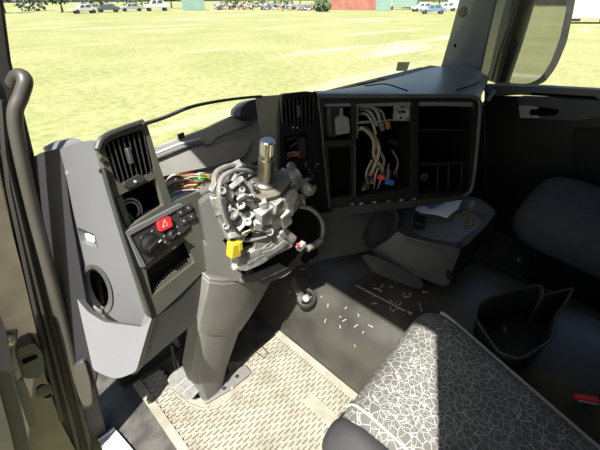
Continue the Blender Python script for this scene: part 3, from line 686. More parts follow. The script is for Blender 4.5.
for i in range(16):
    u = 448+random.random()*26; v = 213+random.random()*13-(u-460)*.1
    p = at(u, v, 'z', Zt-.002); a = random.random()*6.3; d = V((math.cos(a), math.sin(a), .25)).normalized()
    MB().lathe(p, d, [(.0065, 0), (.0065, .004), (.003, .0045), (.0028, .018), (0, .02)], 10).build('loose_screw', 'screw_brass', label='small brassy screw in the heap lying in the open tray', cat='screw', group='loose screws in the tray')

for u in (352, 361, 374, 388, 401, 414): MB().obox(K(u, 206-(u-330)*.085, .008), V((.8, -.6, 0)) * .006, K.n*.003, V((0, 0, .003))).build('fascia_clip', 'aluminium', con)
# ================================================================== STEERING COLUMN
col = empty('steering_column', at(215, 395, 'z', 0), 'bare steering column with exposed metal casting, upright shaft and grey floor cover', 'steering column')
CC = plane3((205, 400, 'z', .01), (243, 368, 'z', .01), (232, 283, 'y', .64))
def covpts(l): return [CC(u, v) for u, v in l]
secs = [[(204, 402), (224, 387)], [(192, 374), (229, 368)], [(199, 336), (241, 334)], [(202, 318), (252, 318)], [(208, 290), (266, 296)], [(209, 278), (280, 270)]]
o = MB(); rings = []
for (a, b) in secs:
    A_, B_ = CC(*a), CC(*b); m_ = (A_+B_)/2; n_ = CC.n
    rings.append([A_+(B_-A_)*-.02-n_*.05, A_ , A_.lerp(B_, .12)+n_*.014, A_.lerp(B_, .5)+n_*.016, A_.lerp(B_, .72)+n_*.012, B_-n_*.01, B_-n_*.07, A_.lerp(B_, .5)-n_*.08])
o.loft(rings); cov = o.build('column_cover', 'shroud_plastic', col, .004, sharp=35)
o = MB(); rings = []
for (a, b), g in (([(199, 332), (242, 333)], .003), ([(200, 318), (252, 318)], .006), ([(206, 296), (264, 298)], .006), ([(209, 281), (277, 274)], .005)):
    A_, B_ = CC(*a), CC(*b); n_ = CC.n; e_ = (B_-A_).normalized()*g
    rings.append([A_-e_-n_*.05, A_-e_+n_*g, A_.lerp(B_, .12)+n_*(.014+g), A_.lerp(B_, .5)+n_*(.016+g), A_.lerp(B_, .72)+n_*(.012+g), B_+e_-n_*.01, B_+e_-n_*.07])
o.loft(rings).build('upper_cover', 'shroud_plastic', cov, .003, sharp=35)
MB().prism([at(203, 399, 'z', .016), at(206, 405, 'z', .016), at(232, 390, 'z', .016), at(252, 374, 'z', .016), at(246, 366, 'z', .016), at(205, 384, 'z', .016)], (0, 0, .01)).build('cover_flange', 'shroud_plastic', cov, .003)
for u, v in ((224, 389), (237, 377)): MB().lathe(at(u, v, 'z', .026), (0, 0, 1), [(.008, 0), (.008, .004), (0, .005)], 6).build('flange_bolt', 'chrome', cov)
# shaft
S0 = at(265, 181, 'y', .60); S1 = at(268, 140, 'y', .575); ax = (S1-S0).normalized(); Ls = (S1-S0).length
sh = MB().lathe(S0, ax, [(.0195, -.03), (.0195, Ls*.30), (.0195, Ls*.58), (.017, Ls*.60), (.017, Ls*.70)], 28).build('shaft', 'steel', col)
prf = MB(); n = 36
rings = []
for h, r, k in ((Ls*.68, .0145, 0), (Ls*.69, .017, .0009), (Ls*.97, .017, .0009), (Ls, .014, 0)):
    u0 = ax.orthogonal().normalized(); w0 = ax.cross(u0)
    rings.append([S0+ax*h+(u0*math.cos(2*math.pi*i/n)+w0*math.sin(2*math.pi*i/n))*(r+(k if i % 2 else -k)) for i in range(n)])
prf.loft(rings).build('splined_end', 'chrome', sh)
MB().lathe(S0+ax*Ls*.99, ax, [(.009, 0), (.009, .001), (.006, .001), (.005, -.004), (0, -.004)], 20).build('shaft_centre', 'dirty_steel', sh)
MB().lathe(S0, ax, [(.030, -.012), (.030, -.002), (.024, .0), (.020, .006), (.019, .012), (0, .012)], 28).build('bearing_collar', 'dirty_steel', col)
u0 = V((1, 0, 0)) - ax*ax.x; u0.normalize(); w0 = ax.cross(u0)
def cp_(a, b, c=0): return S0 + u0*a + w0*b + ax*c
pl_ = [(1.32*a, 1.32*b) for a, b in [(-.055, .028), (-.03, .05), (.0, .052), (.045, .03), (.058, .0), (.045, -.025), (.0, -.042), (-.04, -.03), (-.07, .0)]]
MB().prism([cp_(a, b, -.006) for a, b in rr(pl_, .012)], -ax*.005).build('base_plate', 'plate_steel', col, .001)
MB().prism([cp_(a*1.02, b*1.02, -.013) for a, b in rr(pl_, .012)], -ax*.006).build('switch_ring', 'cable_black', col, .001)
# casting under the plate : webs, bosses and brackets
cst = MB()
def blk(o, a, b, c, sa, sb, sc_, rot=0, tilt=0):
    X = (u0*math.cos(rot)+w0*math.sin(rot)); Y = (w0*math.cos(rot)-u0*math.sin(rot)); Z = ax
    X, Z = (X*math.cos(tilt)+Z*math.sin(tilt)), (Z*math.cos(tilt)-X*math.sin(tilt))
    o.obox(cp_(a, b, c), X*sa, Y*sb, Z*sc_)
body = [(a*1.0, b, c, d*1.25, e*1.25, f*1.2, g, h) for a, b, c, d, e, f, g, h in [(0, 0, -.045, .036, .034, .020, .2, 0), (-.052, .008, -.04, .026, .016, .014, .3, .25), (.05, .01, -.045, .03, .014, .013, -.2, -.2),
        (-.02, -.045, -.05, .034, .012, .018, .1, .1), (.028, -.048, -.058, .018, .012, .026, -.3, 0), (-.085, -.005, -.052, .016, .022, .016, .5, 0),
        (.085, .005, -.042, .02, .022, .014, .3, .3), (0, -.03, -.09, .03, .02, .03, 0, .2), (-.045, -.03, -.085, .012, .018, .026, .4, .5),
        (.05, -.03, -.085, .014, .02, .03, -.2, -.5), (.075, -.03, -.06, .028, .008, .009, .6, .3), (.0, .03, -.075, .05, .014, .03, 0, 0),
        (-.07, .03, -.03, .028, .01, .008, -.4, .1), (.04, .038, -.03, .03, .01, .010, .5, 0), (.02, -.062, -.09, .012, .008, .022, 0, .3),
        (-.01, -.055, -.035, .012, .009, .014, .2, 0), (.045, -.05, -.036, .012, .008, .01, -.3, 0)]]
for b in body: blk(cst, *b)
for a, b, r, h in ((-.03, -.045, .010, .03), (.035, -.052, .009, .026), (-.085, .0, .011, .022), (.062, -.018, .008, .03), (-.06, -.025, .008, .03), (.0, -.058, .007, .02), (.09, .01, .016, .014)):
    cst.lathe(cp_(a, b, -.06), ax, [(r, 0), (r, h), (r*.55, h), (r*.5, h-.006), (0, h-.006)], 16)
cst.build('casting', 'aluminium', col, .0025, 2)
# big switch barrel on the right, tilted flat discs
bx = (u0*.75 - w0*.2 + ax*.35).normalized()
MB().lathe(cp_(.075, .0, -.035), bx, [(.0, -.002), (.019, 0), (.021, .006), (.021, .026), (.018, .030), (.018, .040), (.013, .043), (0, .043)], 24).build('ignition_barrel', 'aluminium', col)
MB().lathe(cp_(.098, .014, -.012), (u0*.4-w0*.5+ax*.7), [(.013, 0), (.015, .004), (.015, .014), (0, .016)], 20).build('switch_housing', 'cable_grey', col)
# lower column tube, clamp and brackets
d0 = at(283, 210, 'y', .585); d1 = at(246, 268, 'y', .60)
lt = MB(); lt.tube([at(300, 196, 'y', .60), at(280, 222, 'y', .60), at(258, 250, 'y', .61)], .017, 14); lt.build('column_tube', 'aluminium', col)
def stick(o, a, b, w, t, ya, yb):
    A_, B_ = at(*a, 'y', ya), at(*b, 'y', yb); d = (B_-A_); s = d.cross(CAM-A_).normalized(); z = d.cross(s).normalized()
    o.obox((A_+B_)/2, d/2, s*w, z*t)
br = MB()
for a in (((212, 186), (232, 196), .012, .008, .60, .60), ((214, 196), (219, 214), .010, .008, .60, .60), ((232, 176), (252, 190), .010, .01, .61, .60), ((222, 172), (240, 163), .009, .008, .64, .64),
          ((240, 196), (262, 207), .012, .008, .58, .58), ((262, 200), (268, 222), .010, .01, .56, .57), ((277, 190), (298, 186), .010, .008, .585, .60), ((270, 204), (296, 199), .006, .006, .57, .58),
          ((225, 206), (232, 230), .013, .01, .59, .59), ((236, 230), (252, 212), .010, .008, .58, .58), ((245, 262), (292, 236), .010, .005, .58, .58), ((250, 252), (285, 228), .012, .006, .585, .585),
          ((232, 268), (262, 252), .008, .006, .58, .58), ((290, 212), (304, 196), .010, .008, .60, .60), ((282, 230), (294, 240), .012, .004, .57, .57),
          ((228, 236), (246, 233), .007, .006, .575, .575), ((252, 226), (270, 230), .009, .008, .57, .57), ((296, 178), (312, 190), .010, .006, .60, .61), ((230, 188), (243, 178), .006, .006, .585, .585)):
    stick(br, *a)
br.build('bracket_arms', 'aluminium', col, .0025, 2)
bs = MB()
for u, v, y, r in ((222, 191, .585, .009), (242, 190, .58, .008), (232, 214, .575, .014), (241, 205, .57, .010), (252, 197, .565, .008), (262, 216, .565, .012), (274, 196, .57, .010), (283, 210, .575, .009), (301, 203, .585, .013), (248, 222, .565, .009), (270, 232, .565, .010), (289, 182, .59, .008), (226, 226, .58, .008), (254, 184, .575, .006), (236, 248, .57, .008)):
    c = at(u, v, 'y', y); dd = (CAM-c).normalized()+V((random.uniform(-.5, .5), random.uniform(-.4, .1), random.uniform(-.2, .6)))
    bs.lathe(c-dd.normalized()*.012, dd, [(r, 0), (r, .016), (r*.6, .017), (r*.55, .010), (0, .010)], 16)
bs.build('bosses', 'aluminium', col, .001)
lbk = MB().prism([at(u, v, 'y', .572) for u, v in rr([(237, 262), (256, 250), (270, 247), (282, 234), (290, 231), (297, 238), (292, 247), (274, 256), (262, 264), (246, 271), (238, 270)], 2)], (0, .03, 0))
lbk.build('lower_bracket', 'aluminium', col, .003)
MB().prism([at(u, v, 'y', .570) for u, v in rr([(262, 252), (272, 249), (284, 240), (288, 242), (278, 250), (266, 257)], 1)], (0, -.004, 0)).build('bracket_slot', 'cable_grey', col, .001)
bc = at(309, 186, 'y', .60); bd_ = (CAM-bc).normalized()*.5+V((.6, -.2, .35))
MB().lathe(bc-bd_.normalized()*.02, bd_, [(.020, 0), (.026, .004), (.026, .018), (.022, .021), (.022, .030), (.015, .032), (.014, .026), (0, .026)], 24).build('lock_barrel', 'aluminium', col, .001)
MB().prism([at(u, v, 'y', .60) for u, v in rr([(266, 232), (288, 226), (296, 240), (288, 246), (268, 256), (256, 248)], 2)], (0, .01, 0)).build('black_switch_body', 'cable_black', col, .003)
MB().prism([at(u, v, 'y', .575) for u, v in rr([(254, 226), (262, 222), (272, 224), (270, 240), (262, 256), (254, 258), (256, 240)], 2)], (0, .012, 0)).build('strap_plate', 'cable_grey', col, .002)
# cable looms of the column
def loom(name, pts, r, m, par, y=None, n=8):
    P3 = [at(p[0], p[1], 'y', p[2]) for p in pts]
    return MB().tube(spline(P3, 6), r, n).build(name, m, par)
loom('cable', [(256, 168, .66), (236, 165, .64), (218, 171, .62), (214, 184, .60), (216, 205, .60), (222, 224, .60), (230, 240, .59)], .0065, 'cable_grey', col)
loom('cable', [(258, 173, .64), (238, 170, .62), (222, 178, .60), (219, 196, .585), (224, 216, .58), (234, 236, .58), (248, 240, .58), (266, 236, .57)], .0055, 'cable_grey', col)
loom('cable', [(226, 184, .59), (224, 202, .58), (230, 222, .57), (240, 234, .57)], .004, 'cable_black', col)
loom('cable', [(236, 206, .58), (244, 198, .565), (258, 200, .56), (266, 212, .56), (262, 226, .56)], .0045, 'cable_black', col)
loom('cable', [(298, 206, .58), (311, 209, .57), (321, 219, .57), (323, 232, .57), (318, 244, .565), (308, 250, .56)], .0065, 'cable_grey', col)
loom('cable_sleeve', [(321, 240, .563), (314, 245, .56), (308, 248, .557)], .009, 'aluminium', col)
cn = MB().obox(at(301, 246, 'y', .555), V((.014, 0, .004)), (0, .008, 0), V((-.003, 0, .008))).build('plug_connector', 'aluminium', col, .002)
MB().obox(at(298, 245, 'y', .545), V((.003, 0, .001)), (0, .004, 0), V((-.001, 0, .004))).build('connector_lock', 'hazard_red', cn, .001, label='red locking tab')
yc = MB().obox(at(234, 249, 'y', .57), V((.014, 0, -.003)), (0, .012, 0), V((.004, 0, .019))).build('yellow_connector', 'wire_yellow', col, .003, label='yellow plastic connector')
MB().obox(at(240, 246, 'y', .56), V((.005, 0, 0)), (0, .004, 0), V((0, 0, .012))).build('connector_latch', 'wire_yellow', yc, .001)
for i, (c, d) in enumerate((('white', 0), ('red', 1.5), ('yellow', 3), ('brown', 4.5), ('green', 6), ('white', 7.5))):
    loom('thin_wire', [(236+d*.5, 244, .575), (242+d, 234-d*.3, .57), (254+d*.6, 228+d*.6, .565), (264, 222+d, .575)], .0016, 'wire_'+c, col, n=5)
MB().cyl(at(289, 218, 'y', .60), at(282, 210, 'y', .58), .012).build('clamp_bolt', 'dirty_steel', col)

# ================================================================== COLOURED WIRES behind the rail, bay looms
wires = ['white', 'green', 'red', 'orange', 'white', 'brown', 'green', 'violet', 'yellow', 'white', 'red', 'orange', 'brown', 'white', 'green', 'orange']
for i in range(46):
    c = wires[i % 16]; t = i/45; jit = lambda s: random.uniform(-s, s)
    v0 = 196-t*14; up = 10*(1-abs(t-.5))*1.1
    yb = .74+.12*t
    pts = [(163+jit(2), v0+jit(3), yb), (176+jit(3), v0-up*.9+jit(3), yb), (192+jit(4), v0-up*.8-2+jit(3), yb+.01), (206+jit(4), v0-up*.5-3+jit(4), yb), (219+jit(4), v0-8+jit(4), yb+.02), (236, 178-t*5+jit(3), .80)]
    loom('loose_wire', pts, .0016+random.random()*.0008, 'wire_'+c, dash, n=5)
for i in range(9):
    c = ['orange', 'white', 'brown', 'red', 'yellow'][i % 5]
    MB().tube(spline([RW(285+random.random()*3, 156+random.uniform(-3, 6), -.03), RW(293, 153+random.uniform(-3, 4), -.02), RW(301, 154+random.uniform(-3, 4), -.02), RW(310, 151+random.uniform(-3, 5), -.03)], 4), .0016, 5).build('loose_wire', 'wire_'+c, rw)
for a in (((286, 141), (296, 137), (304, 140)), ((290, 147), (299, 142), (308, 146))):
    MB().tube(spline(on(RW, a, -.03), 5), .0022, 6).build('bay_cable', 'cable_grey', rw)
MB().prism(on(RW, [(300, 138), (305, 137), (307, 158), (302, 159)], -.01), -RW.n*.02).build('bay_divider', 'dark_plastic', rw, .002)
def kl(name, pts, r, m, off=-.03, n=7):
    return MB().tube(spline([K(u, v, o_ if o_ is not None else off) for u, v, o_ in pts], 6), r, n).build(name, m, con)
kl('bay_cable', [(358, 107, -.05), (368, 106, -.03), (376, 110, -.02), (380, 120, -.012), (381, 127, -.01)], .006, 'cable_grey')
kl('bay_cable', [(358, 110, -.06), (367, 110, -.04), (373, 116, -.03), (377, 126, -.02)], .005, 'aluminium')
kl('bay_cable', [(358, 114, -.06), (366, 114, -.04), (372, 122, -.03), (376, 134, -.03)], .004, 'cable_tan')
kl('bay_cable', [(364, 107, -.05), (374, 107, -.04), (382, 112, -.03), (386, 124, -.02)], .003, 'cable_tan')
kl('bay_cable', [(358, 128, -.05), (367, 130, -.05), (375, 138, -.05), (379, 150, -.05), (376, 162, -.05), (370, 176, -.04)], .007, 'cable_tan')
kl('bay_cable', [(356, 134, -.05), (360, 128, -.03), (368, 132, -.03), (374, 142, -.04), (374, 156, -.05), (382, 168, -.05), (383, 178, -.04)], .006, 'cable_tan')
kl('bay_cable', [(378, 148, -.06), (384, 160, -.06), (382, 174, -.05), (388, 182, -.04)], .005, 'cable_grey')
kl('bay_cable', [(372, 160, -.05), (366, 174, -.04), (368, 186, -.04), (362, 190, -.04)], .004, 'cable_tan')
kl('bay_cable', [(388, 140, -.12), (400, 146, -.12), (404, 160, -.12), (396, 172, -.1), (402, 184, -.1)], .008, 'cable_black')
kl('bay_cable', [(392, 150, -.08), (398, 162, -.07), (394, 174, -.07)], .003, 'cable_grey')
for i in range(14):
    a = random.random()*28; kl('thin_wire', [(362+a, 190-random.random()*12, -.04), (366+a*.9, 184-random.random()*14, -.03), (372+a*.6, 180-random.random()*12, -.03), (376+a*.5, 172-random.random()*10, -.05)], .0016, random.choice(['cable_tan', 'cable_grey', 'wire_brown', 'cable_black', 'wire_white']), n=5)
ndir = K.n; kx = V((.8, -.6, 0)).normalized(); kz = ndir.cross(kx).normalized()
def kconn(name, u, v, off, w, h, ang, m, label=None, par=None):
    X = kx*math.cos(ang)+kz*math.sin(ang); Y = kz*math.cos(ang)-kx*math.sin(ang)
    o = MB().obox(K(u, v, off), X*w, Y*h, ndir*.006)
    for s in (-.5, 0, .5): o.obox(K(u, v, off)+X*w*s+ndir*.0065, X*w*.12, Y*h*.7, ndir*.001)
    return o.build(name, m, par or con, .0012, label=label)
sgn = 1 if kz.z > 0 else -1
kconn('white_connector', 382, 127, -.004, .006, .012, .35*sgn, 'light_plastic', 'grey-white plug')
kconn('brown_connector', 387.5, 125, -.006, .006, .012, .35*sgn, 'wire_orange', 'orange-brown plug')
kconn('red_connector', 381, 177, -.015, .009, .008, -.3*sgn, 'hazard_red', 'dull red plug')
kconn('blue_connector', 389.5, 182, -.008, .015, .009, -.3*sgn, 'wire_blue', 'bright blue plug')
kconn('black_connector', 366, 186, -.02, .012, .008, -.3*sgn, 'cable_black', 'black plug')

# ================================================================== PEDAL
pd = empty('foot_pedal', at(185, 385, 'z', .0), 'square grey rubber-faced foot pedal with two pale bars beside the steering column foot', 'pedal')
PD = plane3((172, 383, 'z', .10), (198, 393, 'z', .08), (184, 368, 'z', .16))
pp = MB().prism(on(PD, rr([(167, 381), (170, 375), (184, 366), (190, 367), (202, 382), (202, 388), (191, 400), (184, 399)], 2)), -PD.n*.015).build('pad', 'cable_grey', pd, .003)
for a, b in (((174.5, 388), (190.5, 374.5)), ((182, 394), (197, 381))): MB().tube(on(PD, [a, b], .002), .0014, 6).build('grip_bar', 'piping', pp)
MB().tube(spline([PD(186, 381, -.015), PD(187, 381, -.06), at(176, 368, 'y', .90), at(172, 345, 'y', .92)], 5), .007, 8).build('pedal_arm', 'dark_plastic', pd)
# cables and stalk in the driver footwell
MB().tube(spline([at(174, 345, 'y', .95), at(176, 357, 'y', .90), at(180, 372, 'y', .88)], 5), .004, 6).build('footwell_cable', 'cable_black', dash)
MB().box((.08, .985, .0), (.66, 1.0, .60)).build('footwell_wall', 'seal_rubber', dash, .02)

# ================================================================== DRIVER SEAT
seat = empty('driver_seat', (.55, -.05, 0), 'driver seat cushion in dark crackle-pattern fabric with pale lines and dark bolster', 'seat')
def outline(inset, z, xl0=.355, fr=(.825, .262), bl=(.36, -.50), brr=(.66, -.45), fl=(.36, .235)):
    base = [fl, fr, brr, bl]
    cx = sum(p[0] for p in base)/4; cy = sum(p[1] for p in base)/4
    pts = rr(base, [.035, .10, .04, .04], 8)
    out = []
    for x, y in pts:
        dx, dy = x-cx, y-cy; L2 = math.hypot(dx, dy); k = max(0, 1-inset/L2); X, Y = cx+dx*k, cy+dy*k
        out.append(V((X, Y, z + .10*(Y-.1))))
    return out
o = MB()
o.loft([outline(.06, .335), outline(.012, .345), outline(.0, .37), outline(.004, .395), outline(.022, .425), outline(.06, .442), outline(.12, .448), outline(.20, .446)])
cu = o.build('seat_cushion', 'crackle_fabric', seat, sharp=70, subsurf=1)
rim_ = outline(.002, .405); nrm_ = len(rim_)
MB().tube([p+V((-.006,-.001,.014)) for p in rim_[15:28]], .0055, 6).build('piping', 'piping', cu)
bo = MB(); path = [(.378, .252, .37), (.358, .232, .432), (.350, .12, .445), (.350, -.05, .435), (.350, -.25, .415), (.350, -.50, .385)]
R = []
for i, (x, y, z) in enumerate(path):
    r = [.03, .066, .07, .07, .066, .062][i]
    R.append([V((x-.015+math.cos(a)*r*(.75), y + (0 if i else 0), max(z-.06+math.sin(a)*r*(1.1), .02))) for a in [k*2*math.pi/18 for k in range(18)]])
bo.loft(R).build('bolster', 'seat_side', seat, sharp=80, subsurf=1)
MB().tube(spline([(.392, .235, .415), (.395, .215, .440), (.394, .17, .449), (.390, .10, .450), (.388, .02, .446), (.385, -.15, .43), (.38, -.4, .405)], 5), .0028, 6).build('piping', 'piping', cu)
MB().loft([[V((x, y, z)) for x, y in rr([(.36, .14), (.60, .14), (.60, -.42), (.36, -.42)], .03)] for z in (.02, .30)]).build('seat_base', 'console_plastic', seat, .01)
bk = MB(); R = []
for z, y, w_, t_h in ((.36, -.46, .24, .06), (.45, -.50, .25, .07), (.80, -.58, .26, .07), (1.02, -.64, .22, .06), (1.08, -.66, .16, .04), (1.10, -.665, .08, .02)):
    R.append([V((.52+w_*sx, y+t_h*sy, z)) for sx, sy in ((-1, -.5), (-.85, .9), (-.3, .7), (.3, .7), (.85, .9), (1, -.5), (.5, -1), (-.5, -1))])
bk.loft(R).build('backrest', 'crackle_fabric', seat, subsurf=2, sharp=80)

# ================================================================== STORAGE BIN on the engine cover
bn = empty('storage_bin', at(530, 330, 'z', .31), 'open dark plastic bin with a curved side, on the cover between the seats', 'bin')
BZt = .43
rimp = [(475, 318), (478, 304), (492, 296), (515, 290), (541, 285), (543, 295), (574, 288), (566, 303), (556, 316), (552, 340), (520, 360), (498, 352)]
rp3 = [at(u, v, 'z', BZt) for u, v in rr(rimp, [6, 8, 4, 3, 2, 2, 2, 3, 3, 6, 8, 6])]
c_ = sum(rp3, V())/len(rp3)
lo = [c_ + (p-c_)*.86 + V((0, 0, -(BZt-.312))) for p in rp3]
o = MB(); o.loft([rp3, lo], caps=False); o.bm.verts.ensure_lookup_table(); o._f(list(o.bm.verts)[len(rp3):])
b = o.build('bin_body', 'console_plastic', bn); s = b.modifiers.new('wall', 'SOLIDIFY'); s.thickness = .005
MB().tube(rp3+[rp3[0]], .0035, 6).build('bin_rim', 'tray_plastic', bn)
# red-topped object on the right, shards by the bin
rd = empty('pocket_tool', at(584, 398, 'z', .31), 'small red and chrome pocket tool lying on the dark cover near the right edge', 'tool')
a = at(574, 397, 'z', .325); b = at(598, 401, 'z', .325); d = (b-a).normalized()
MB().obox((a+b)/2+V((0, 0, .002)), d*(b-a).length*.5, V((-d.y, d.x, 0))*.008, (0, 0, .005)).build('red_body', 'hazard_red', rd, .003)
MB().obox((a+b)/2+V((0, 0, .0))+V((-d.y, d.x, 0))*-.012, d*(b-a).length*.42, V((-d.y, d.x, 0))*.003, (0, 0, .004)).build('chrome_blade', 'chrome', rd, .001)
gs = at(505, 329, 'z', .45); MB().obox(at(505, 329, 'z', .34), (.010, .004, 0), (0, .004, 0), (0, 0, .002)).build('green_scrap', 'wire_green', label='tiny green scrap beside the curved side of the dark bin', cat='scrap')
for u, v, L2 in ((452, 190+32, .0), ): pass
MB().sphere(at(519, 260, 'z', .02), .012).build('pale_crumb', 'dust', label='single pale crumb on the dark passenger floor below the seat', cat='crumb')

# ================================================================== PASSENGER SEAT
pseat = empty('passenger_seat', (1.95, .15, 0), 'dark charcoal fabric passenger seat against the far door', 'seat')
def pring(z, x0, x1, y0, y1, r):
    return [V((x, y, z + .10*(y-.0))) for x, y in rr([(x0, y1), (x1, y1), (x1, y0), (x0, y0)], r, 6)]
o = MB()
o.loft([pring(.27, 1.56, 2.02, -.45, .20, .10), pring(.30, 1.53, 2.05, -.45, .24, .12), pring(.38, 1.53, 2.05, -.45, .25, .12), pring(.44, 1.55, 2.03, -.45, .23, .12), pring(.475, 1.60, 1.99, -.42, .18, .12), pring(.485, 1.68, 1.92, -.36, .10, .08)])
o.build('seat_cushion', 'passenger_fabric', pseat, sharp=80, subsurf=1)
MB().box((1.62, -.40, 0), (1.98, .12, .28)).build('seat_base', 'black_plastic', pseat, .02)
o = MB(); R = []
for z, y, w_, th in ((.40, -.48, .24, .06), (.6, -.52, .25, .07), (.95, -.60, .25, .07), (1.1, -.64, .18, .05), (1.14, -.65, .08, .02)):
    R.append([V((1.79+w_*sx, y+th*sy, z)) for sx, sy in ((-1, -.5), (-.85, .9), (-.3, .7), (.3, .7), (.85, .9), (1, -.5), (.5, -1), (-.5, -1))])
o.loft(R).build('backrest', 'passenger_fabric', pseat, subsurf=2, sharp=80)
# floor panel ridge beside the tray
MB().prism([V((1.56, .50, .0)), V((1.62, .02, .0)), V((1.66, .02, .0)), V((1.62, .52, .0))], (0, 0, .04)).build('trim_7', 'console_plastic', bevel=.006, kind='structure')

# ================================================================== GRAB HANDLE on the driver pillar
gh = empty('grab_handle', at(40, 230, 'y', .82), 'long grey-brown rubber grab handle on the driver side windscreen pillar', 'handle')
hp = [(13, 84, .85), (17, 77, .835), (22, 76, .82), (25, 82, .81), (21, 96, .81), (15, 115, .81), (20, 150, .81), (36, 220, .81), (57, 300, .81), (73, 362, .81), (81, 386, .81), (86, 400, .83)]
MB().tube(spline([at(u, v, 'y', y) for u, v, y in hp], 6), [.013]*6+[.0145]*300 if False else .0125, 14).build('grip', 'handle_rubber', gh)
for (u, v, y) in ((86, 400, .84),): MB().lathe(at(u, v, 'y', y), (0, -1, 0), [(.02, 0), (.02, .01), (.014, .02), (0, .02)], 16).build('mount', 'handle_rubber', gh, .002)

# ================================================================== DOOR HINGE AND CHECK (lower left)
hg = empty('door_hinge', at(20, 370, 'y', .83), 'dark cast door hinge block bolted to the beige door frame', 'hinge')
Y80 = yplane(.80)
MB().prism(on(Y80, rr([(18, 348), (34, 343), (42, 352), (45, 368), (40, 378), (26, 379), (14, 372)], 3)), (0, .04, 0)).build('hinge_block', 'dark_plastic', hg, .006)
MB().prism(on(yplane(.795), rr([(22, 362), (37, 356), (38, 358), (23, 365)], .6)), (0, .01, 0)).build('hinge_slot', 'cavity_black', hg)
MB().tube([at(10, 330, 'y', .82), at(8, 352, 'y', .80), at(16, 376, 'y', .80)], .014, 12).build('hinge_arm', 'dirty_steel', hg)
MB().lathe(at(9, 340, 'y', .79), (0, -1, .2), [(.012, 0), (.012, .008), (0, .012)], 6).build('hinge_bolt', 'steel', hg)
MB().tube([at(24, 395, 'y', .80), at(26, 404, 'y', .80)], .009, 10).build('hinge_bolt', 'dark_plastic', hg)
MB().prism(on(yplane(.79), rr([(14, 378), (24, 380), (32, 400), (38, 425), (30, 430), (22, 405)], 3)), (0, .03, 0)).build('check_strap', 'lower_plastic', hg, .004)
dd = empty('driver_door', at(-10, 400, 'y', .78), 'edge of the open driver door with grey panel at the lower left corner', 'door')
MB().prism(on(yplane(.76), rr([(-60, 300), (-8, 300), (6, 330), (14, 375), (26, 430), (44, 500), (-60, 500)], 4)), (-.0, .03, 0)).build('door_edge', 'shaded_purple', dd, .008)
MB().prism(on(yplane(.75), rr([(-60, 360), (-6, 372), (10, 430), (26, 500), (-60, 500)], 4)), (0, .012, 0)).build('door_lining', 'handle_rubber', dd, .008)
MB().prism(on(yplane(.93), [(36, 430), (54, 430), (58, 452), (40, 470)]), (0, .01, 0)).build('outer_step', 'light_plastic', dd, .003)

# ================================================================== EXTERIOR MIRROR
mr = empty('wing_mirror', A(530, 70, 2.45), 'large black passenger side wing mirror seen through the side window', 'mirror')
XM = 2.62
PM = Plane(A(535, 60, XM), V((-.60, -.79, 0)))
gm = [(539, -12), (568, -14), (566, 10), (560, 38), (551, 62), (541, 78), (528, 84), (509, 83)]
hs_ = [(525, -30), (580, -30), (574, 8), (567, 42), (557, 66), (545, 83), (530, 87), (496, 84)]
MB().prism(on(PM, rr(hs_, [2, 2, 4, 6, 8, 8, 6, 3]), .0), -PM.n*.12).build('housing', 'dark_plastic', mr, .02, 3)
MB().prism(on(PM, rr(gm, [1, 1, 4, 6, 6, 8, 6, 3]), .004), -PM.n*.003).build('mirror_glass', 'mirror', mr) if 'mirror' in M else None
MB().prism(on(PM, [(540, -12), (509, 83), (496, 84), (520, -30)], .006), -PM.n*.02).build('inner_bezel', 'console_plastic', mr, .004)
MB().tube([A(542, -60, 2.5), A(527, 0, 2.5), A(514, 45, 2.5), A(502, 81, 2.5)], .042, 12).build('mirror_arm', 'black_plastic', mr)
MB().tube([A(526, -30, 2.4), A(511, 20, 2.4), A(500, 50, 2.4), A(492, 80, 2.4)], .010, 8).build('arm_trim', 'dark_plastic', mr)

# ================================================================== OUTSIDE
GZ = -1.40
g = MB(); N_ = 60
grd = MB().box((-160, -160, GZ-.5), (260, 260, GZ)).build('ground', 'grass_field', kind='structure')
def out(u, v, z=GZ): return at(u, v, 'z', z)
DS = 1.45
def gdist(u, d):
    r = ray(u, 10); r.z = 0; r.normalize(); d = d*DS; return V((r.x*d, r.y*d, GZ)), r
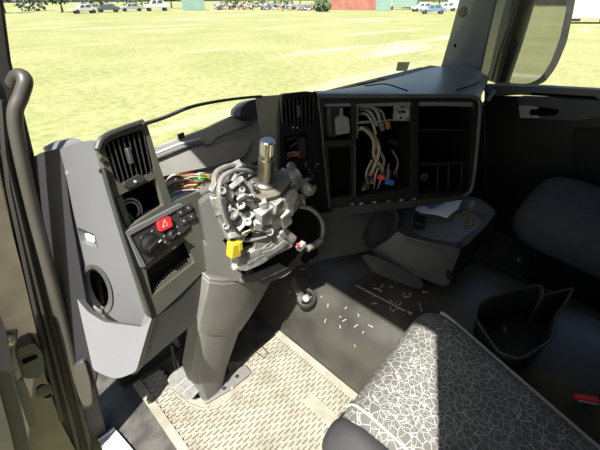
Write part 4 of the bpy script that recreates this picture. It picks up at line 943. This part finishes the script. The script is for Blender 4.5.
# cab body outside, beneath the opening
def vehicle(u, d, L_, H, W_, bodym, label, kind='car', ang=0, cat='car', group=None, off=0):
    p, r = gdist(u, d); p.x += 0
    e = empty(kind if kind in ('pickup', 'lorry', 'van') else 'parked_car', p, label, cat, group)
    s = V((r.y, -r.x, 0)); s = (s*math.cos(ang)+r*math.sin(ang)); t = V((-s.y, s.x, 0)); up = V((0, 0, 1))
    if kind == 'lorry':
        MB().obox(p+s*L_*.1+up*(H*.55), s*L_*.40, t*W_/2, up*H*.38).build('box_body', bodym, e, .05)
        MB().prism([p-s*L_*.5+t*W_/2+up*.6, p-s*L_*.5+t*W_/2+up*H*.55, p-s*L_*.44+t*W_/2+up*H*.8, p-s*L_*.32+t*W_/2+up*H*.8, p-s*L_*.32+t*W_/2+up*.6], -t*W_).build('cab', 'car_white', e, .05)
        MB().obox(p-s*L_*.42+up*H*.62, s*L_*.05, t*(W_/2+.02), up*H*.1).build('side_window', 'car_dark', e)
    else:
        prof_ = [(-.5, .28), (-.5, .5), (-.46, .56), (-.24, .62), (-.12, .97), (.0, 1.0), (.22, 1.0), (.38, .66), (.49, .6), (.5, .3)]
        MB().prism([p+s*a*L_+up*b*H+t*W_/2 for a, b in prof_], -t*W_).build('body', bodym, e, .06)
        for a0, a1, b0, b1 in ((-.20, -.02, .64, .92), (.02, .24, .66, .93)):
            MB().prism([p+s*a0*L_+up*b0*H+t*(W_/2+.01), p+s*a1*L_+up*b0*H+t*(W_/2+.01), p+s*a1*L_+up*b1*H+t*(W_/2+.01), p+s*(a0+.06)*L_+up*b1*H+t*(W_/2+.01)], -t*(W_+.02)).build('side_window', 'car_dark', e)
    for a in (-.32, .32):
        for b in (-1, 1): MB().cyl(p+s*a*L_+up*.33+t*b*W_*.42, p+s*a*L_+up*.33+t*b*W_*.52, .34, n=16).build('wheel', 'tyre', e)
    return e
def bush(u, d, w_, h, m, label, cat='bush', nb=150, trunk=False, group='bushes along the far edge of the field'):
    p, r = gdist(u, d); e = empty('tree' if trunk else 'bush', p, label, cat, group)
    s = V((r.y, -r.x, 0)); o = MB(); rnd = random.Random(int(u*7+d))
    base = h*.35 if trunk else 0
    for i in range(nb):
        a = rnd.random()*6.28; q = rnd.random()**.5; zz = rnd.random()
        w2 = w_*math.sin(math.pi*min(.95, max(.1, zz*.8+.15)))
        c = p + V((math.cos(a)*q*w2, math.sin(a)*q*w2*.7, base+zz*(h-base)))
        sz = .25+.5*rnd.random()
        for k in range(3):
            d_ = V((rnd.uniform(-1, 1), rnd.uniform(-1, 1), rnd.uniform(-.6, 1))).normalized(); e_ = d_.orthogonal().normalized()*sz*.5
            o._f(o.ring([c-d_*sz*.5-e_, c+d_*sz*.5-e_*.4, c+d_*sz*.6+e_*.6, c-d_*sz*.2+e_]))
    o.build('foliage', m, e)
    if trunk: MB().tube([p, p+V((.1, 0, h*.3)), p+V((0, .1, h*.7))], [.22, .18, .08], 8).build('trunk', 'bark', e)
    else: MB().tube([p, p+V((0, 0, h*.4))], [.1, .04], 6).build('stem', 'bark', e)
B = 'bushes along the far edge of the field'
for u, d, w_, h, m, tr in ((4, 66, 4, 5, 'leaf_green', 1), (34, 74, 3.5, 3.5, 'leaf_blue', 0), (62, 66, 4, 4.5, 'leaf_green', 1), (96, 78, 4, 4, 'leaf_blue', 0), (135, 82, 4.5, 4, 'leaf_green', 0), (172, 82, 4, 5, 'leaf_green', 1),
                           (232, 84, 4, 2.6, 'leaf_green', 0), (258, 86, 4.5, 3, 'leaf_blue', 0), (284, 84, 4, 2.8, 'leaf_green', 0), (322, 60, 2.5, 2.6, 'leaf_green', 0), (300, 88, 6, 7, 'leaf_green', 1), (352, 92, 6, 7, 'leaf_green', 1),
                           (410, 80, 4, 2.6, 'leaf_green', 0), (438, 95, 5, 4, 'leaf_blue', 1), (478, 75, 4, 3, 'leaf_green', 0), (560, 58, 4, 3.6, 'leaf_green', 1), (620, 60, 5, 4, 'leaf_blue', 1), (-70, 60, 4, 5, 'leaf_green', 1)):
    bush(u, d, w_, h, M and m, ('leafy tree' if tr else 'low scrubby bush')+' on the far edge of the grass field', 'tree' if tr else 'bush', trunk=bool(tr), group='trees beyond the field' if tr else B)
vehicle(84, 60, 4.4, 1.5, 1.8, 'car_white', 'white car parked far left beyond the field, leftmost of the cars', ang=.3)
vehicle(108, 63, 4.4, 1.5, 1.8, 'car_dark', 'dark car parked beyond the field between two pale cars', ang=-.2)
vehicle(132, 66, 4.6, 1.5, 1.8, 'car_grey', 'grey car parked beyond the field behind the white van', ang=.15)
vehicle(157, 66, 5.2, 2.2, 2.0, 'car_white', 'small white van parked left of the green-grey shed', ang=.2, cat='van', kind='van')
vehicle(422, 62, 4.6, 1.6, 1.8, 'car_white', 'white car by the green box at the field edge', ang=.4)
vehicle(433, 54, 4.4, 1.5, 1.8, 'car_blue', 'blue car parked just left of the far windscreen pillar', ang=.2)
vehicle(446, 66, 4.4, 1.6, 1.8, 'car_white', 'white car half hidden behind the far windscreen pillar', ang=.2)
vehicle(401, 72, 7, 3.0, 2.3, 'box_green', 'small lorry with a grey-green box body at the field edge', kind='lorry', cat='lorry')
vehicle(588, 40, 8.5, 3.0, 2.4, 'car_white', 'white box lorry seen through the side window at the right edge', kind='lorry', cat='lorry', ang=.5)
# shed and containers
def boxthing(name, u, d, L_, H, W_, m, label, cat, ang=0, ribs=14, roof=None):
    p, r = gdist(u, d); e = empty(name, p, label, cat); s = V((r.y, -r.x, 0)); s = s*math.cos(ang)+r*math.sin(ang); t = V((-s.y, s.x, 0)); up = V((0, 0, 1))
    o = MB().obox(p+up*H/2, s*L_/2, t*W_/2, up*H/2)
    for k in range(ribs):
        q = p + s*L_*((k+.5)/ribs-.5) + up*H/2
        o.obox(q-t*0, s*L_/ribs*.25, t*(W_/2+.04), up*H*.47)
    o.build('corrugated_walls', m, e, .02)
    MB().prism([p+up*H+s*L_*.52+t*W_*.55, p+up*(H+.25)+s*L_*.52, p+up*H+s*L_*.52-t*W_*.55], -s*L_*1.04).build('roof', roof or 'roof_grey', e)
    MB().obox(p+up*H*.45-r*W_*.52+s*L_*.2, s*.5, t*.03, up*H*.42).build('door', m, e)
boxthing('metal_shed', 194, 68, 5.0, 3.2, 3, 'box_green', 'square grey-green metal shed on the left field edge', 'shed', roof='box_green')
boxthing('shipping_container', 352, 68, 12, 2.5, 2.4, 'rust_red', 'long rusty red shipping container on the field edge', 'container', ribs=24, roof='rust_red')
boxthing('shipping_container', 383, 66, 3.4, 2.5, 2.4, 'box_green', 'short green container at the right end of the rusty red one', 'container', ribs=8, roof='box_green')
boxthing('farm_building', 480, 110, 22, 4.5, 9, 'car_white', 'long pale building far off behind the side window', 'building', ribs=10)
# piles of scrap on the field edge
for k, (u, d) in enumerate(((224, 70), (246, 70), (268, 69), (288, 66), (306, 66))):
    p, r = gdist(u, d); rnd = random.Random(k); o = MB()
    for i in range(60):
        c = p + V((rnd.uniform(-2.4, 2.4), rnd.uniform(-1, 1), rnd.random()*1.2)); X = V((rnd.uniform(-1, 1), rnd.uniform(-1, 1), rnd.uniform(-.4, .4)))*rnd.uniform(.15, .7); Y = X.cross(V((0, 0, 1))).normalized()*rnd.uniform(.05, .3)
        o.mi = rnd.randrange(5); o.obox(c, X, Y, V((0, 0, .12)))
    o.build('scrap_heap', ['car_white', 'car_grey', 'rust_red', 'car_blue', 'dust'], label='heap of mixed scrap at the far edge of the grass field', cat='scrap heap', group='scrap heaps along the field edge')
# yellow digger
p, r = gdist(573, 44); dg = empty('digger', p, 'small yellow digger parked left of the white lorry', 'digger'); s = V((r.y, -r.x, 0)); t = r; up = V((0, 0, 1))
for k in (-1, 1): MB().obox(p+t*k*.8+up*.35, s*1.2, t*.25, up*.33).build('track', 'tyre', dg, .15)
MB().obox(p+up*1.25+s*.3, s*1.0, t*.9, up*.45).build('body', 'digger_yellow', dg, .1)
MB().obox(p+up*2.0-s*.3, s*.5, t*.5, up*.6).build('cab', 'car_dark', dg, .08)
MB().tube([p-s*.9+up*1.4, p-s*1.9+up*3.0, p-s*2.8+up*2.2, p-s*2.7+up*1.0], .16, 6).build('boom', 'digger_yellow', dg)
# pale bare patches: stones in the grass
for i, (u, v, sz) in enumerate(((112, 121, .05), (60, 118, .04), (330, 97, .03))): pass

# ================================================================== LIGHT, SKY, CAMERA
sun = bpy.data.lights.new('sun', 'SUN'); sun.energy = 15.5; sun.angle = math.radians(.6); sun.color = (1, .955, .87)
so = bpy.data.objects.new('sun', sun); C.objects.link(so); SD_ = V((.55, .29, -1.0)).normalized()
so.rotation_euler = SD_.to_track_quat('-Z', 'Y').to_euler()
w = bpy.data.worlds.new('World'); SC.world = w; w.use_nodes = True; nt = w.node_tree
sk = nt.nodes.new('ShaderNodeTexSky'); sk.sky_type = 'NISHITA'; sk.sun_disc = False; sk.sun_elevation = math.radians(50); sk.sun_rotation = math.radians(242); sk.air_density = 1; sk.dust_density = 2.5
bg = nt.nodes['Background']; bg.inputs['Strength'].default_value = .16
nt.links.new(sk.outputs[0], bg.inputs['Color'])
cam = bpy.data.cameras.new('cam'); cam.sensor_width = 36; cam.lens = FPX/600*36; cam.clip_start = .01; cam.clip_end = 1000
co = bpy.data.objects.new('camera', cam); C.objects.link(co); co.location = CAM
co.rotation_euler = Matrix((Rd, Ud, -Fd)).transposed().to_euler()
SC.camera = co
SC.view_settings.view_transform = 'Standard'; SC.view_settings.look = 'None'; SC.view_settings.gamma = 1
SC.view_settings.exposure = 0.0
